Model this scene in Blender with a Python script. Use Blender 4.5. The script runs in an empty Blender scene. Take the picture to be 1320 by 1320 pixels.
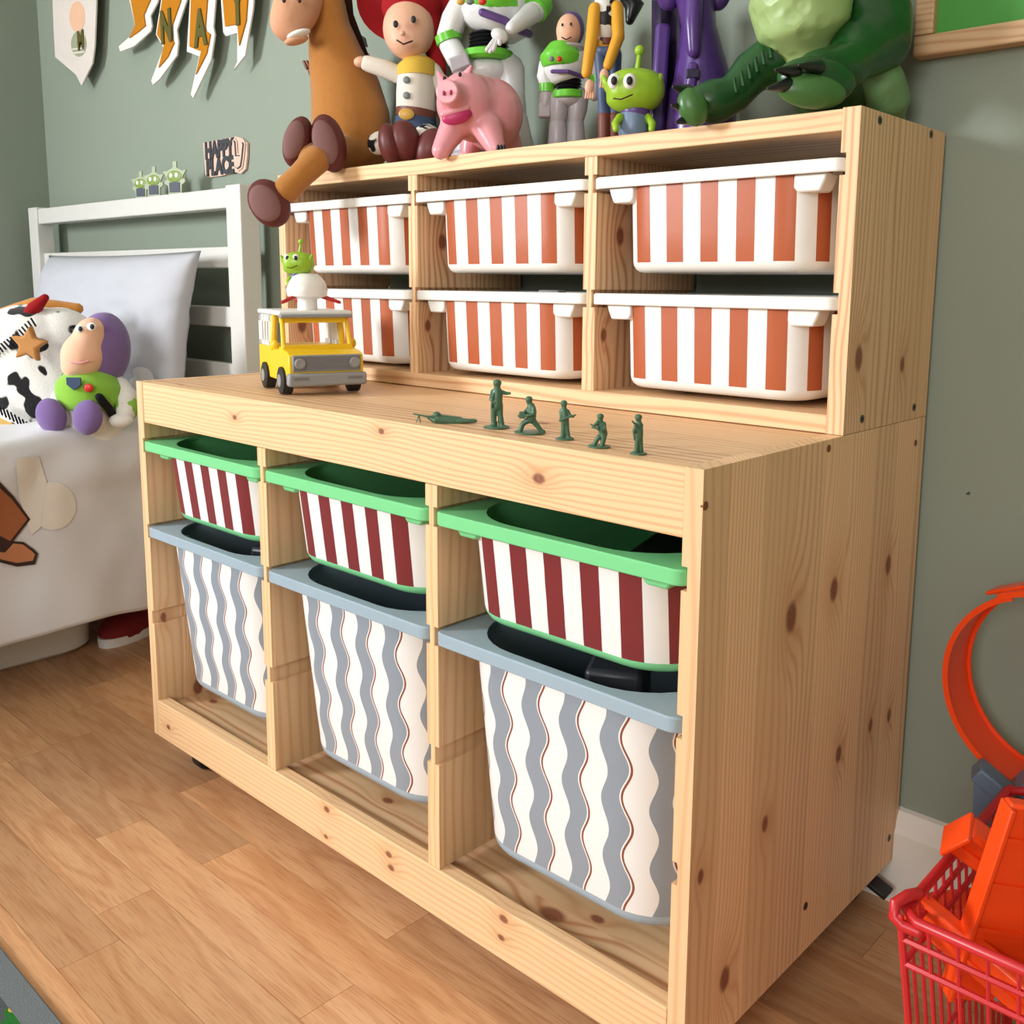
import bpy, bmesh, math, random
from mathutils import Vector, Matrix, Euler, noise as mnoise

PI = math.pi
scene = bpy.context.scene
COL = scene.collection

# ---------------------------------------------------------------- camera
CAM = Vector((1.3322, -0.6248, 0.6603))
YAW, PITCH, ROLL = -0.735, -0.1505, 0.0096
FPX, PPX, PPY = 1254.39, 698.76, 557.45
FWD = Vector((math.sin(YAW) * math.cos(PITCH), math.cos(YAW) * math.cos(PITCH), math.sin(PITCH)))
RGT0 = Vector((math.cos(YAW), -math.sin(YAW), 0))
UP0 = RGT0.cross(FWD)
RGT = RGT0 * math.cos(ROLL) + UP0 * math.sin(ROLL)
UPV = -RGT0 * math.sin(ROLL) + UP0 * math.cos(ROLL)
cd = bpy.data.cameras.new('camera')
cam = bpy.data.objects.new('camera', cd)
COL.objects.link(cam)
m3 = Matrix((RGT, UPV, -FWD)).transposed()
cam.matrix_world = Matrix.Translation(CAM) @ m3.to_4x4()
cd.sensor_width = 36.0
cd.lens = FPX / 1320 * 36.0
cd.shift_x = (660 - PPX) / 1320
cd.shift_y = (PPY - 660) / 1320
cd.clip_start = 0.02
scene.camera = cam

# ---------------------------------------------------------------- light
FLOOR = -0.055
wd = bpy.data.worlds.new('world'); scene.world = wd
wd.use_nodes = True
wd.node_tree.nodes['Background'].inputs[0].default_value = (0.80, 0.88, 1.0, 1)
wd.node_tree.nodes['Background'].inputs[1].default_value = 0.6


def area_light(name, loc, target, sx, sy, power, col):
    l = bpy.data.lights.new(name, 'AREA'); l.shape = 'RECTANGLE'
    l.size = sx; l.size_y = sy; l.energy = power; l.color = col
    o = bpy.data.objects.new(name, l); COL.objects.link(o)
    o.location = loc
    o.rotation_euler = (Vector(target) - Vector(loc)).to_track_quat('-Z', 'Y').to_euler()
    return o


# daylight through the window beside the bed and an added fill light behind the camera
area_light('window_light', (-1.37, -2.42, 1.32), (0.0, -0.62, 0.95), 0.60, 0.80, 100, (0.95, 0.98, 1.0))
area_light('fill_light_right', (1.70, -3.15, 1.40), (1.0, 0.0, 0.70), 1.10, 1.10, 46, (1.0, 0.975, 0.95))

scene.view_settings.view_transform = 'Standard'
scene.view_settings.look = 'None'
scene.view_settings.gamma = 1.0
scene.view_settings.use_curve_mapping = False
scene.view_settings.exposure = 0.0


def at(px, py, ax, val):
    d = FWD + RGT * ((px - PPX) / FPX) - UPV * ((py - PPY) / FPX)
    t = (val - CAM[ax]) / d[ax]
    return CAM + d * t


# ---------------------------------------------------------------- node helpers
def lin(c):
    return c / 12.92 if c <= 0.04045 else ((c + 0.055) / 1.055) ** 2.4


def rgb(r, g, b):
    return (lin(r / 255), lin(g / 255), lin(b / 255), 1.0)


class NT:
    def __init__(self, name):
        self.m = bpy.data.materials.new(name); self.m.use_nodes = True
        self.t = self.m.node_tree; self.t.nodes.clear()
        self.out = self.t.nodes.new('ShaderNodeOutputMaterial')
        self.b = self.t.nodes.new('ShaderNodeBsdfPrincipled')
        self.t.links.new(self.b.outputs[0], self.out.inputs[0])

    def put(self, sock, v):
        if v is None: return
        if isinstance(v, bpy.types.NodeSocket): self.t.links.new(v, sock)
        else: sock.default_value = v

    def math(self, op, a, b=None, c=None, clamp=False):
        n = self.t.nodes.new('ShaderNodeMath'); n.operation = op; n.use_clamp = clamp
        self.put(n.inputs[0], a); self.put(n.inputs[1], b); self.put(n.inputs[2], c)
        return n.outputs[0]

    def add(self, a, b): return self.math('ADD', a, b)
    def mul(self, a, b): return self.math('MULTIPLY', a, b)
    def sub(self, a, b): return self.math('SUBTRACT', a, b)

    def vec(self, x, y, z):
        n = self.t.nodes.new('ShaderNodeCombineXYZ')
        for i, v in enumerate((x, y, z)): self.put(n.inputs[i], v)
        return n.outputs[0]

    def coord(self, kind='Object'):
        n = self.t.nodes.new('ShaderNodeTexCoord'); return n.outputs[kind]

    def sep(self, v):
        n = self.t.nodes.new('ShaderNodeSeparateXYZ'); self.put(n.inputs[0], v); return n.outputs

    def noise(self, v, scale=1.0, detail=2.0, rough=0.5):
        n = self.t.nodes.new('ShaderNodeTexNoise'); self.put(n.inputs['Vector'], v)
        n.inputs['Scale'].default_value = scale; n.inputs['Detail'].default_value = detail
        n.inputs['Roughness'].default_value = rough
        return n.outputs[0]

    def white(self, w):
        n = self.t.nodes.new('ShaderNodeTexWhiteNoise'); n.noise_dimensions = '1D'
        self.put(n.inputs['W'], w); return n.outputs[0]

    def mix(self, f, a, b, mode='MIX'):
        n = self.t.nodes.new('ShaderNodeMix'); n.data_type = 'RGBA'; n.blend_type = mode
        self.put(n.inputs[0], f); self.put(n.inputs[6], a); self.put(n.inputs[7], b)
        return n.outputs[2]

    def smooth(self, v, e0, e1):
        n = self.t.nodes.new('ShaderNodeMapRange'); n.interpolation_type = 'SMOOTHSTEP'
        self.put(n.inputs[0], v); n.inputs[1].default_value = e0; n.inputs[2].default_value = e1
        n.inputs[3].default_value = 0; n.inputs[4].default_value = 1
        return n.outputs[0]

    def bump(self, h, strength=0.2, dist=0.002):
        n = self.t.nodes.new('ShaderNodeBump'); n.inputs['Strength'].default_value = strength
        n.inputs['Distance'].default_value = dist
        self.put(n.inputs['Height'], h)
        self.t.links.new(n.outputs[0], self.b.inputs['Normal'])

    def set(self, col=None, rough=0.5, spec=0.5, **kw):
        if col is not None: self.put(self.b.inputs['Base Color'], col)
        self.put(self.b.inputs['Roughness'], rough)
        self.b.inputs['Specular IOR Level'].default_value = spec
        for k, v in kw.items(): self.put(self.b.inputs[k], v)
        return self.m


_cache = {}


def plain(name, col, rough=0.45, spec=0.5, vary=0.06, bump=0.0, scale=40, sheen=0.0):
    """plain colour with a faint procedural mottling"""
    if name in _cache: return _cache[name]
    t = NT(name)
    n = t.noise(t.coord(), scale, 3)
    k = t.add(t.mul(t.sub(n, 0.5), vary * 2), 1.0)
    c = t.mix(1.0, col, t.vec(k, k, k), 'MULTIPLY')
    if bump: t.bump(t.noise(t.coord(), scale * 6, 3), bump, 0.002)
    m = t.set(c, rough, spec)
    if sheen: t.b.inputs['Sheen Weight'].default_value = sheen
    _cache[name] = m
    return m


def pine(name, along, across, knots=(), strip=0.06, tint=1.0, seed=0.0, freq=190, shift=0.0, lines=0.62):
    """edge-glued pine: growth rings run along one axis, bend round knots"""
    t = NT(name)
    s = t.sep(t.coord())
    third = 3 - along - across
    A, L, T = s[across], s[along], s[third]
    idx = t.math('FLOOR', t.math('DIVIDE', t.add(A, 7.0 + shift), strip))
    rnd = t.white(t.add(idx, seed))
    rnd2 = t.white(t.add(idx, seed + 51.3))
    a = t.add(t.add(A, T), t.mul(rnd, 1.7))
    warp = t.noise(t.vec(t.mul(A, 11.0), t.mul(L, 1.5), t.add(t.mul(rnd, 37.0), t.mul(T, 9.0))), 1.0, 2.0)
    a = t.add(a, t.mul(warp, 0.045))
    a = t.add(a, t.mul(t.noise(t.vec(t.mul(A, 30.0), t.mul(L, 7.0), rnd), 1.0, 1.0), 0.006))
    kd = None; halo = None
    for (ka, kl, r) in knots:
        dx = t.sub(A, ka); dl = t.sub(L, kl)
        g = t.math('EXPONENT', t.mul(t.add(t.math('POWER', t.math('DIVIDE', dx, r * 2.2), 2.0),
                                           t.math('POWER', t.math('DIVIDE', dl, r * 4.5), 2.0)), -1.0))
        a = t.add(a, t.mul(g, r * 2.4))
        d = t.math('SQRT', t.add(t.math('POWER', t.math('DIVIDE', dx, r), 2.0), t.math('POWER', t.math('DIVIDE', dl, r * 1.55), 2.0)))
        kk = t.sub(1.0, t.smooth(d, 0.55, 1.15))
        kd = kk if kd is None else t.math('MAXIMUM', kd, kk)
        halo = g if halo is None else t.math('MAXIMUM', halo, g)
    w = t.math('SINE', t.mul(t.mul(a, t.add(0.62, t.mul(rnd2, 0.75))), 2 * PI * freq / 2.2))
    w = t.add(t.mul(w, 0.5), 0.5)
    line = t.math('POWER', w, 2.6)
    broad = t.noise(t.vec(t.mul(A, 26.0), t.mul(L, 1.2), t.add(T, t.mul(rnd2, 9.0))), 1.0, 2.0)
    fine = t.noise(t.vec(t.mul(A, 700.0), t.mul(L, 14.0), t.mul(T, 700.0)), 1.0, 2.0)
    amount = t.add(t.mul(line, t.mul(t.add(0.5, t.mul(rnd, 0.7)), t.add(0.25, t.mul(broad, lines * 1.5)))), t.mul(t.sub(fine, 0.5), 0.35))
    c = t.mix(t.math('MAXIMUM', amount, 0.0), rgb(241 * tint, 202 * tint, 157 * tint), rgb(196 * tint, 134 * tint, 88 * tint))
    k = t.add(0.90, t.mul(rnd2, 0.16))
    c = t.mix(1.0, c, t.vec(k, t.mul(k, t.add(0.985, t.mul(rnd, 0.02))), t.mul(k, t.add(0.955, t.mul(rnd, 0.09)))), 'MULTIPLY')
    if kd is not None:
        c = t.mix(t.mul(halo, 0.38), c, rgb(188, 118, 68))
        kn = t.noise(t.coord(), 260, 3)
        c = t.mix(t.mul(kd, 0.92), c, t.mix(kn, rgb(88, 44, 34), rgb(162, 98, 70)))
    t.bump(t.add(t.mul(line, -0.4), fine), 0.05, 0.001)
    return t.set(c, 0.5, 0.35)


def stripes(name, base, ca, cb, period, off, z0, z1, duty=0.5):
    """sticker wrap of upright stripes; uv = metres round the box / height"""
    t = NT(name)
    uv = t.t.nodes.new('ShaderNodeUVMap'); uv.uv_map = 'wrap'
    s = t.sep(uv.outputs[0])
    f = t.math('FRACT', t.add(t.math('DIVIDE', t.sub(s[0], off), period), 50.5 - duty / 2 - (0.5 - duty)))
    f = t.math('FRACT', t.add(t.math('DIVIDE', t.sub(s[0], off), period), 50 + duty / 2))
    st = t.math('LESS_THAN', f, duty)
    n = t.noise(t.coord(), 60, 2)
    k = t.add(0.97, t.mul(n, 0.06))
    c = t.mix(st, cb, ca)
    inz = t.mul(t.math('GREATER_THAN', s[1], z0), t.math('LESS_THAN', s[1], z1))
    c = t.mix(inz, base, c)
    c = t.mix(1.0, c, t.vec(k, k, k), 'MULTIPLY')
    return t.set(c, 0.38, 0.4)


def waves(name, base, off, z0, z1, period=0.0482, phase=0.0):
    t = NT(name)
    uv = t.t.nodes.new('ShaderNodeUVMap'); uv.uv_map = 'wrap'
    s = t.sep(uv.outputs[0])
    ph = t.add(t.mul(s[1], 2 * PI / 0.0585), phase)
    u = t.sub(s[0], off)
    ul = t.add(u, t.mul(t.math('SINE', t.add(ph, 0.5)), 0.0042))
    ur = t.add(u, t.mul(t.math('SINE', t.sub(ph, 0.35)), 0.0050))
    # cell coordinate from a mid wave, so that both edges share a cell
    um = t.add(u, t.mul(t.math('SINE', ph), 0.0045))
    cell = t.math('FLOOR', t.add(t.math('DIVIDE', um, period), 0.25))
    cl = t.mul(cell, period)
    dl = t.sub(ul, cl); dr = t.sub(ur, cl)
    band = t.mul(t.math('GREATER_THAN', dl, 0.0), t.math('LESS_THAN', dr, 0.0215))
    wl = t.mul(t.math('GREATER_THAN', dr, 0.0215), t.math('LESS_THAN', dr, 0.0230))
    bl = t.mul(t.math('GREATER_THAN', dr, 0.0230), t.math('LESS_THAN', dr, 0.0253))
    c = t.mix(band, rgb(238, 237, 237), rgb(143, 152, 164))
    c = t.mix(wl, c, rgb(238, 237, 237))
    c = t.mix(bl, c, rgb(140, 78, 58))
    inz = t.mul(t.math('GREATER_THAN', s[1], z0), t.math('LESS_THAN', s[1], z1))
    c = t.mix(inz, base, c)
    return t.set(c, 0.36, 0.4)


# ---------------------------------------------------------------- mesh helpers
class MB:
    def __init__(self):
        self.v = []; self.f = []; self.mi = []; self.uv = {}

    def _add(self, vs, fs, mi=0):
        o = len(self.v)
        self.v += [tuple(p) for p in vs]
        for f in fs: self.f.append(tuple(i + o for i in f)); self.mi.append(mi)
        return o

    def box(self, c, s, rot=None, mi=0, taper=1.0):
        x, y, z = s[0] / 2, s[1] / 2, s[2] / 2
        vs = [Vector((sx * x * (taper if sz > 0 else 1), sy * y * (taper if sz > 0 else 1), sz * z)) for sz in (-1, 1) for sy in (-1, 1) for sx in (-1, 1)]
        if rot is not None:
            r = rot if isinstance(rot, Matrix) else Euler(rot).to_matrix()
            vs = [r @ p for p in vs]
        c = Vector(c)
        self._add([p + c for p in vs], [(0, 2, 3, 1), (4, 5, 7, 6), (0, 1, 5, 4), (2, 6, 7, 3), (0, 4, 6, 2), (1, 3, 7, 5)], mi)
        return self

    def bx(self, a, b, mi=0):
        return self.box([(a[i] + b[i]) / 2 for i in range(3)], [abs(b[i] - a[i]) for i in range(3)], None, mi)

    def ell(self, c, r, rot=None, n=20, m=12, mi=0, p=1.0):
        if not hasattr(r, '__len__'): r = (r, r, r)
        R = Matrix.Identity(3) if rot is None else (rot if isinstance(rot, Matrix) else Euler(rot).to_matrix())
        c = Vector(c); vs = []; fs = []
        def sg(v): return math.copysign(abs(v) ** p, v)
        for j in range(1, m):
            th = PI * j / m
            for i in range(n):
                ph = 2 * PI * i / n
                vs.append(c + R @ Vector((r[0] * sg(math.sin(th)) * sg(math.cos(ph)), r[1] * sg(math.sin(th)) * sg(math.sin(ph)), r[2] * sg(math.cos(th)))))
        top = len(vs); vs.append(c + R @ Vector((0, 0, r[2]))); vs.append(c + R @ Vector((0, 0, -r[2])))
        for j in range(m - 2):
            for i in range(n):
                a = j * n + i; b = j * n + (i + 1) % n
                fs.append((a, a + n, b + n, b))
        for i in range(n):
            fs.append((top, i, (i + 1) % n)); fs.append((top + 1, (m - 2) * n + (i + 1) % n, (m - 2) * n + i))
        self._add(vs, fs, mi)
        return self

    def tube(self, pts, rad, n=12, caps=True, round_caps=True, mi=0, flat=1.0, closed=False):
        pts = [Vector(p) for p in pts]
        if not hasattr(rad, '__len__'): rad = [rad] * len(pts)
        rad = list(rad)
        if caps and round_caps and not closed:
            d0 = (pts[0] - pts[1]).normalized(); d1 = (pts[-1] - pts[-2]).normalized()
            e0 = [(pts[0] + d0 * rad[0] * math.sin(a), rad[0] * math.cos(a)) for a in (1.35, 1.0, 0.55)]
            e1 = [(pts[-1] + d1 * rad[-1] * math.sin(a), rad[-1] * math.cos(a)) for a in (0.55, 1.0, 1.35)]
            pts = [e[0] for e in e0] + pts + [e[0] for e in e1]
            rad = [e[1] for e in e0] + rad + [e[1] for e in e1]
        N = len(pts); vs = []; fs = []
        up = None
        for k in range(N):
            if closed: d = pts[(k + 1) % N] - pts[k - 1]
            elif k == 0: d = pts[1] - pts[0]
            elif k == N - 1: d = pts[-1] - pts[-2]
            else: d = (pts[k + 1] - pts[k]).normalized() + (pts[k] - pts[k - 1]).normalized()
            if d.length < 1e-9: d = Vector((0, 0, 1))
            d.normalize()
            if up is None:
                up = Vector((0, 0, 1)) if abs(d.z) < 0.9 else Vector((1, 0, 0))
            s = d.cross(up).normalized(); up = s.cross(d).normalized()
            for i in range(n):
                ph = 2 * PI * i / n
                vs.append(pts[k] + (s * math.cos(ph) + up * (math.sin(ph) * flat)) * rad[k])
        for k in range(N if closed else N - 1):
            for i in range(n):
                a = k * n + i; b = k * n + (i + 1) % n
                k2 = (k + 1) % N
                fs.append((a, b, k2 * n + (i + 1) % n, k2 * n + i))
        if caps and not closed:
            fs.append(tuple(range(n - 1, -1, -1))); fs.append(tuple((N - 1) * n + i for i in range(n)))
        self._add(vs, fs, mi)
        return self

    def cap(self, a, b, r0, r1=None, n=14, mi=0):
        return self.tube([a, b], [r0, r0 if r1 is None else r1], n, True, True, mi)

    def cyl(self, a, b, r0, r1=None, n=24, mi=0):
        return self.tube([a, b], [r0, r0 if r1 is None else r1], n, True, False, mi)

    def loft(self, rings, cap0=True, cap1=True, mi=0, closed=True):
        o = len(self.v); n = len(rings[0]); vs = [p for r in rings for p in r]; fs = []
        for k in range(len(rings) - 1):
            for i in range(n if closed else n - 1):
                a = k * n + i; b = k * n + (i + 1) % n
                fs.append((a, b, b + n, a + n))
        if cap0: fs.append(tuple(range(n - 1, -1, -1)))
        if cap1: fs.append(tuple((len(rings) - 1) * n + i for i in range(n)))
        self._add(vs, fs, mi)
        return self

    def prism(self, poly, o, u, w, h0, h1, mi=0):
        """2d polygon in the plane (o; u, w), extruded along u x w from h0 to h1"""
        o, u, w = Vector(o), Vector(u), Vector(w); nrm = u.cross(w)
        bm = bmesh.new()
        lo = [bm.verts.new(o + u * p[0] + w * p[1] + nrm * h0) for p in poly]
        hi = [bm.verts.new(o + u * p[0] + w * p[1] + nrm * h1) for p in poly]
        n = len(poly)
        fb = bm.faces.new(lo[::-1]); ft = bm.faces.new(hi)
        for i in range(n): bm.faces.new((lo[i], lo[(i + 1) % n], hi[(i + 1) % n], hi[i]))
        bmesh.ops.recalc_face_normals(bm, faces=bm.faces)
        bm.verts.index_update()
        self._add([p.co.copy() for p in bm.verts], [[q.index for q in f.verts] for f in bm.faces], mi)
        bm.free()
        return self

    def lathe(self, prof, c=(0, 0, 0), rot=None, n=28, mi=0, cap0=False, cap1=False):
        R = Matrix.Identity(3) if rot is None else (rot if isinstance(rot, Matrix) else Euler(rot).to_matrix())
        c = Vector(c)
        rings = [[c + R @ Vector((r * math.cos(2 * PI * i / n), r * math.sin(2 * PI * i / n), z)) for i in range(n)] for r, z in prof]
        return self.loft(rings, cap0, cap1, mi)

    def build(self, name, mats, parent=None, smooth=40, bevel=0.0, remesh=0.0, sm=6, seg=2):
        me = bpy.data.meshes.new(name)
        me.from_pydata(self.v, [], self.f)
        if not isinstance(mats, (list, tuple)): mats = [mats]
        for m in mats: me.materials.append(m)
        if len(mats) > 1: me.polygons.foreach_set('material_index', self.mi)
        bm = bmesh.new(); bm.from_mesh(me)
        bmesh.ops.recalc_face_normals(bm, faces=bm.faces)
        bm.to_mesh(me); bm.free()
        if smooth:
            me.polygons.foreach_set('use_smooth', [True] * len(me.polygons))
            if not remesh: me.set_sharp_from_angle(angle=math.radians(smooth))
        me.update()
        o = bpy.data.objects.new(name, me); COL.objects.link(o)
        if parent is not None: o.parent = parent
        if remesh:
            md = o.modifiers.new('remesh', 'REMESH'); md.mode = 'VOXEL'; md.voxel_size = remesh; md.use_smooth_shade = True
            md = o.modifiers.new('smooth', 'SMOOTH'); md.factor = 0.5; md.iterations = sm
        if bevel:
            md = o.modifiers.new('bevel', 'BEVEL'); md.width = bevel; md.segments = seg; md.limit_method = 'ANGLE'; md.angle_limit = math.radians(40)
        return o


def tag(o, label, cat, group=None):
    o['label'] = label; o['category'] = cat
    if group: o['group'] = group
    return o


def struct(o):
    o['kind'] = 'structure'; return o


def thing(name, label, cat, loc=(0, 0, 0), rz=0.0, group=None):
    e = bpy.data.objects.new(name, None); e.empty_display_size = 0.02
    COL.objects.link(e); e.location = loc; e.rotation_euler = (0, 0, rz)
    return tag(e, label, cat, group)


class Fr:
    """local frame of a thing that stands at loc, turned by rz (front = -y); P() turns a sight line into a local point at local depth d"""
    def __init__(self, loc, rz=0.735):
        self.loc = Vector(loc); self.rz = rz
        self.R = Matrix.Rotation(rz, 3, 'Z'); self.Ri = self.R.transposed()
        self.n = Matrix.Rotation(0.735, 3, 'Z') @ Vector((0, 1, 0))
        self.k = (self.loc - CAM).dot(FWD) / FPX      # metres per pixel

    def P(self, px, py, d=0.0):
        dr = FWD + RGT * ((px - PPX) / FPX) - UPV * ((py - PPY) / FPX)
        t = (self.loc + self.n * d - CAM).dot(self.n) / dr.dot(self.n)
        return self.Ri @ (CAM + dr * t - self.loc)


def text_mesh(name, body, size, loc, mat, parent, depth=0.001, width=None, bold=0.0, rx=PI / 2, sx=1.0):
    cu = bpy.data.curves.new(name, 'FONT'); cu.body = body; cu.size = size; cu.extrude = depth; cu.offset = bold
    cu.align_x = 'CENTER'; cu.align_y = 'CENTER'
    tmp = bpy.data.objects.new(name, cu); COL.objects.link(tmp)
    dg = bpy.context.evaluated_depsgraph_get()
    me = bpy.data.meshes.new_from_object(tmp.evaluated_get(dg))
    bpy.data.objects.remove(tmp); bpy.data.curves.remove(cu)
    me.name = name; me.materials.clear(); me.materials.append(mat)
    o = bpy.data.objects.new(name, me); COL.objects.link(o)
    o.location = loc; o.rotation_euler = (rx, 0, 0); o.scale = (sx, 1, 1)
    o.parent = parent
    return o


random.seed(7)
# ================================================================ SETTING
WALL_Y = 0.45; LEFT_X = -1.40; RIGHT_X = 2.70; FRONT_Y = -3.20; CEIL = 2.35
t = NT('sage_wall_paint')
n1 = t.noise(t.coord(), 3.0, 3); n2 = t.noise(t.coord(), 420, 2)
m_wall = t.set(t.mix(n1, rgb(136, 146, 133), rgb(142, 152, 139)), 0.62, 0.3); t.bump(n2, 0.06, 0.001)
m_ceil = plain('ceiling_paint', rgb(238, 236, 230), 0.8, 0.2, 0.02)
m_trim = plain('trim_paint', rgb(226, 222, 214), 0.42, 0.4, 0.03)
m_white_paint = plain('white_furniture_paint', rgb(218, 216, 212), 0.4, 0.4, 0.03)
m_sub = plain('floor_underlay', rgb(110, 72, 44), 0.7)

struct(MB().bx((LEFT_X - .1, FRONT_Y - .1, FLOOR - .06), (RIGHT_X + .1, WALL_Y + .1, FLOOR - .008)).build('floor', m_sub, smooth=0))
floor = bpy.data.objects['floor']
struct(MB().bx((LEFT_X - .1, FRONT_Y - .1, CEIL), (RIGHT_X + .1, WALL_Y + .1, CEIL + .06)).build('ceiling', m_ceil, smooth=0))
struct(MB().bx((LEFT_X - .1, WALL_Y, FLOOR - .008), (RIGHT_X + .1, WALL_Y + .1, CEIL)).build('wall_back', m_wall, smooth=0))
zs0, zs1 = 0.68, 1.96
WL = (-3.00, -1.85)                                  # window in the left wall
wl = MB()
for a, b in ((FRONT_Y, WL[0]), (WL[1], WALL_Y)): wl.bx((LEFT_X - .1, a, FLOOR - .008), (LEFT_X, b, CEIL))
wl.bx((LEFT_X - .1, WL[0], FLOOR - .008), (LEFT_X, WL[1], zs0)); wl.bx((LEFT_X - .1, WL[0], zs1), (LEFT_X, WL[1], CEIL))
struct(wl.build('wall_left', m_wall, smooth=0))
struct(MB().bx((RIGHT_X, FRONT_Y, FLOOR - .008), (RIGHT_X + .1, WALL_Y, CEIL)).build('wall_right', m_wall, smooth=0))
# wall behind the camera, with an opening added for the fill light
wf = MB()
WF = (1.10, 2.30)
for a, b in ((LEFT_X - .1, WF[0]), (WF[1], RIGHT_X + .1)): wf.bx((a, FRONT_Y - .1, FLOOR - .008), (b, FRONT_Y, CEIL))
wf.bx((WF[0], FRONT_Y - .1, FLOOR - .008), (WF[1], FRONT_Y, zs0)); wf.bx((WF[0], FRONT_Y - .1, zs1), (WF[1], FRONT_Y, CEIL))
struct(wf.build('wall_front', m_wall, smooth=0))
def window(name, a, b, place):
    f = MB()
    for p, q in (((a, zs0), (a + .05, zs1)), ((b - .05, zs0), (b, zs1)), ((a, zs0), (b, zs0 + .05)), ((a, zs1 - .05), (b, zs1)), (((a + b) / 2 - .02, zs0), ((a + b) / 2 + .02, zs1))):
        f.bx(*place((p[0], p[1]), (q[0], q[1]), -.08, -.02))
    w = struct(f.build(name, m_white_paint, smooth=0))
    MB().bx(*place((a - .04, zs0 - .03), (b + .04, zs0), -.02, .10)).build('window_sill', m_white_paint, w, smooth=0, bevel=.004)
window('window_1', WL[0], WL[1], lambda p, q, d0, d1: ((LEFT_X + d0, p[0], p[1]), (LEFT_X + d1, q[0], q[1])))
window('fill_window', WF[0], WF[1], lambda p, q, d0, d1: ((p[0], FRONT_Y + d0, p[1]), (q[0], FRONT_Y + d1, q[1])))  # unseen window, added to frame the fill light
# skirting boards: flat board with a stepped, rounded top
def skirting(name, x0, x1):
    prof = [(0, 0), (0.016, 0), (0.016, 0.088), (0.012, 0.094), (0.011, 0.104), (0.006, 0.112), (0, 0.114)]
    return struct(MB().prism([(-p[0], p[1]) for p in prof], (x0, WALL_Y, FLOOR), (0, 1, 0), (0, 0, 1), 0, x1 - x0).build(name, m_trim, smooth=30))
skirting('baseboard_back', LEFT_X, RIGHT_X)
struct(MB().bx((LEFT_X, FRONT_Y, FLOOR), (LEFT_X + .016, WALL_Y - .016, FLOOR + .112)).build('baseboard_left', m_trim, smooth=0, bevel=.003))

# ---- laminate floor: each strip is a piece of its own
t = NT('beech_laminate')
oi = t.t.nodes.new('ShaderNodeObjectInfo'); rnd = oi.outputs['Random']
s = t.sep(t.coord())
rr = t.mul(rnd, 43.0)
wv = t.noise(t.vec(t.add(t.mul(s[0], 2.6), rr), t.add(t.mul(s[1], 17.0), rr), rr), 1.0, 2.0)
fib = t.noise(t.vec(t.add(t.mul(s[0], 26.0), rr), t.add(t.mul(s[1], 620.0), rr), rr), 1.0, 3.0)
ring = t.math('POWER', t.add(t.mul(t.math('SINE', t.mul(t.add(t.mul(wv, 0.9), t.mul(s[1], 2.0)), 46.0)), 0.5), 0.5), 2.0)
c = t.mix(wv, rgb(196, 142, 98), rgb(232, 186, 142))
c = t.mix(t.mul(ring, 0.36), c, rgb(176, 112, 64))
c = t.mix(t.mul(t.smooth(fib, 0.45, 0.75), 0.5), c, rgb(158, 100, 58))
r2 = t.white(t.add(rr, 3.0))
kk = t.add(0.80, t.mul(rnd, 0.32))
c = t.mix(1.0, c, t.vec(kk, t.mul(kk, t.add(0.95, t.mul(r2, 0.06))), t.mul(kk, t.add(0.90, t.mul(r2, 0.12)))), 'MULTIPLY')
t.bump(fib, 0.04, 0.0005)
m_floor = t.set(c, 0.36, 0.45)
PW = 0.066
def plank_mesh(L):
    return MB().bx((0, 0, -.008), (L - .0005, PW - .0005, 0)).build('plank', m_floor, floor, smooth=0)
lens = [0.30, 0.38, 0.46, 0.54]
protos = [plank_mesh(L) for L in lens]
used = [False] * 4
y = WALL_Y - .02 + PW * 0.3
rows = []; ends = []
while y > -0.86:
    y -= PW; rows.append(y)
for y in rows:
    x = LEFT_X - random.uniform(0, .09)
    while x < 1.60:
        k = random.randrange(4)
        if not used[k]: o = protos[k]; used[k] = True
        else:
            o = protos[k].copy(); COL.objects.link(o); o.parent = floor
        o.location = (x, y, FLOOR)
        x += lens[k]
    ends.append((y, x))
rest = MB()
for yy0 in range(int((rows[-1] - FRONT_Y) / PW) + 1):
    y0 = rows[-1] - (yy0 + 1) * PW
    rest.bx((LEFT_X, y0, FLOOR - .008), (RIGHT_X, y0 + PW - .0006, FLOOR))
for y0, x0 in ends: rest.bx((x0, y0, FLOOR - .008), (RIGHT_X, y0 + PW - .0006, FLOOR))
ro = rest.build('far_planks', m_floor, floor, smooth=0); ro['kind'] = 'stuff'

# ================================================================ STORAGE UNIT (lower)
W, D, H, UH, UD, T = 0.9344, 0.4425, 0.5219, 0.3003, 0.2042, 0.0175
CW = (W - 4 * T) / 3
PX = [0, T + CW, 2 * (T + CW), 3 * (T + CW)]         # left faces of the uprights
def side_pt(px, py): p = at(px, py, 0, W); return (p.y, p.z)
kn_side = [(*side_pt(1075, 760), .009), (*side_pt(1020, 796), .011), (*side_pt(1145, 728), .008), (*side_pt(1122, 935), .006), (*side_pt(1146, 922), .006),
           (*side_pt(986, 1062), .006), (*side_pt(934, 1262), .009), (*side_pt(1081, 972), .007), (*side_pt(903, 1130), .005)]
def front_pt(px, py, yy=0.0): p = at(px, py, 1, yy); return (p.z, p.x)
m_side = pine('pine_side_panel', 2, 1, kn_side, 0.055, seed=3, freq=270, lines=.34)
m_div = pine('pine_divider', 2, 1, [(.13, .2, .008), (.30, .40, .007)], 0.062, tint=.97, seed=9, freq=210)
m_rail = pine('pine_front_rail', 0, 2, [(*front_pt(694, 617), .0055), (*front_pt(302, 538), .0035), (*front_pt(491, 556), .0035)], 0.3, seed=21, freq=420, shift=.1)
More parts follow.
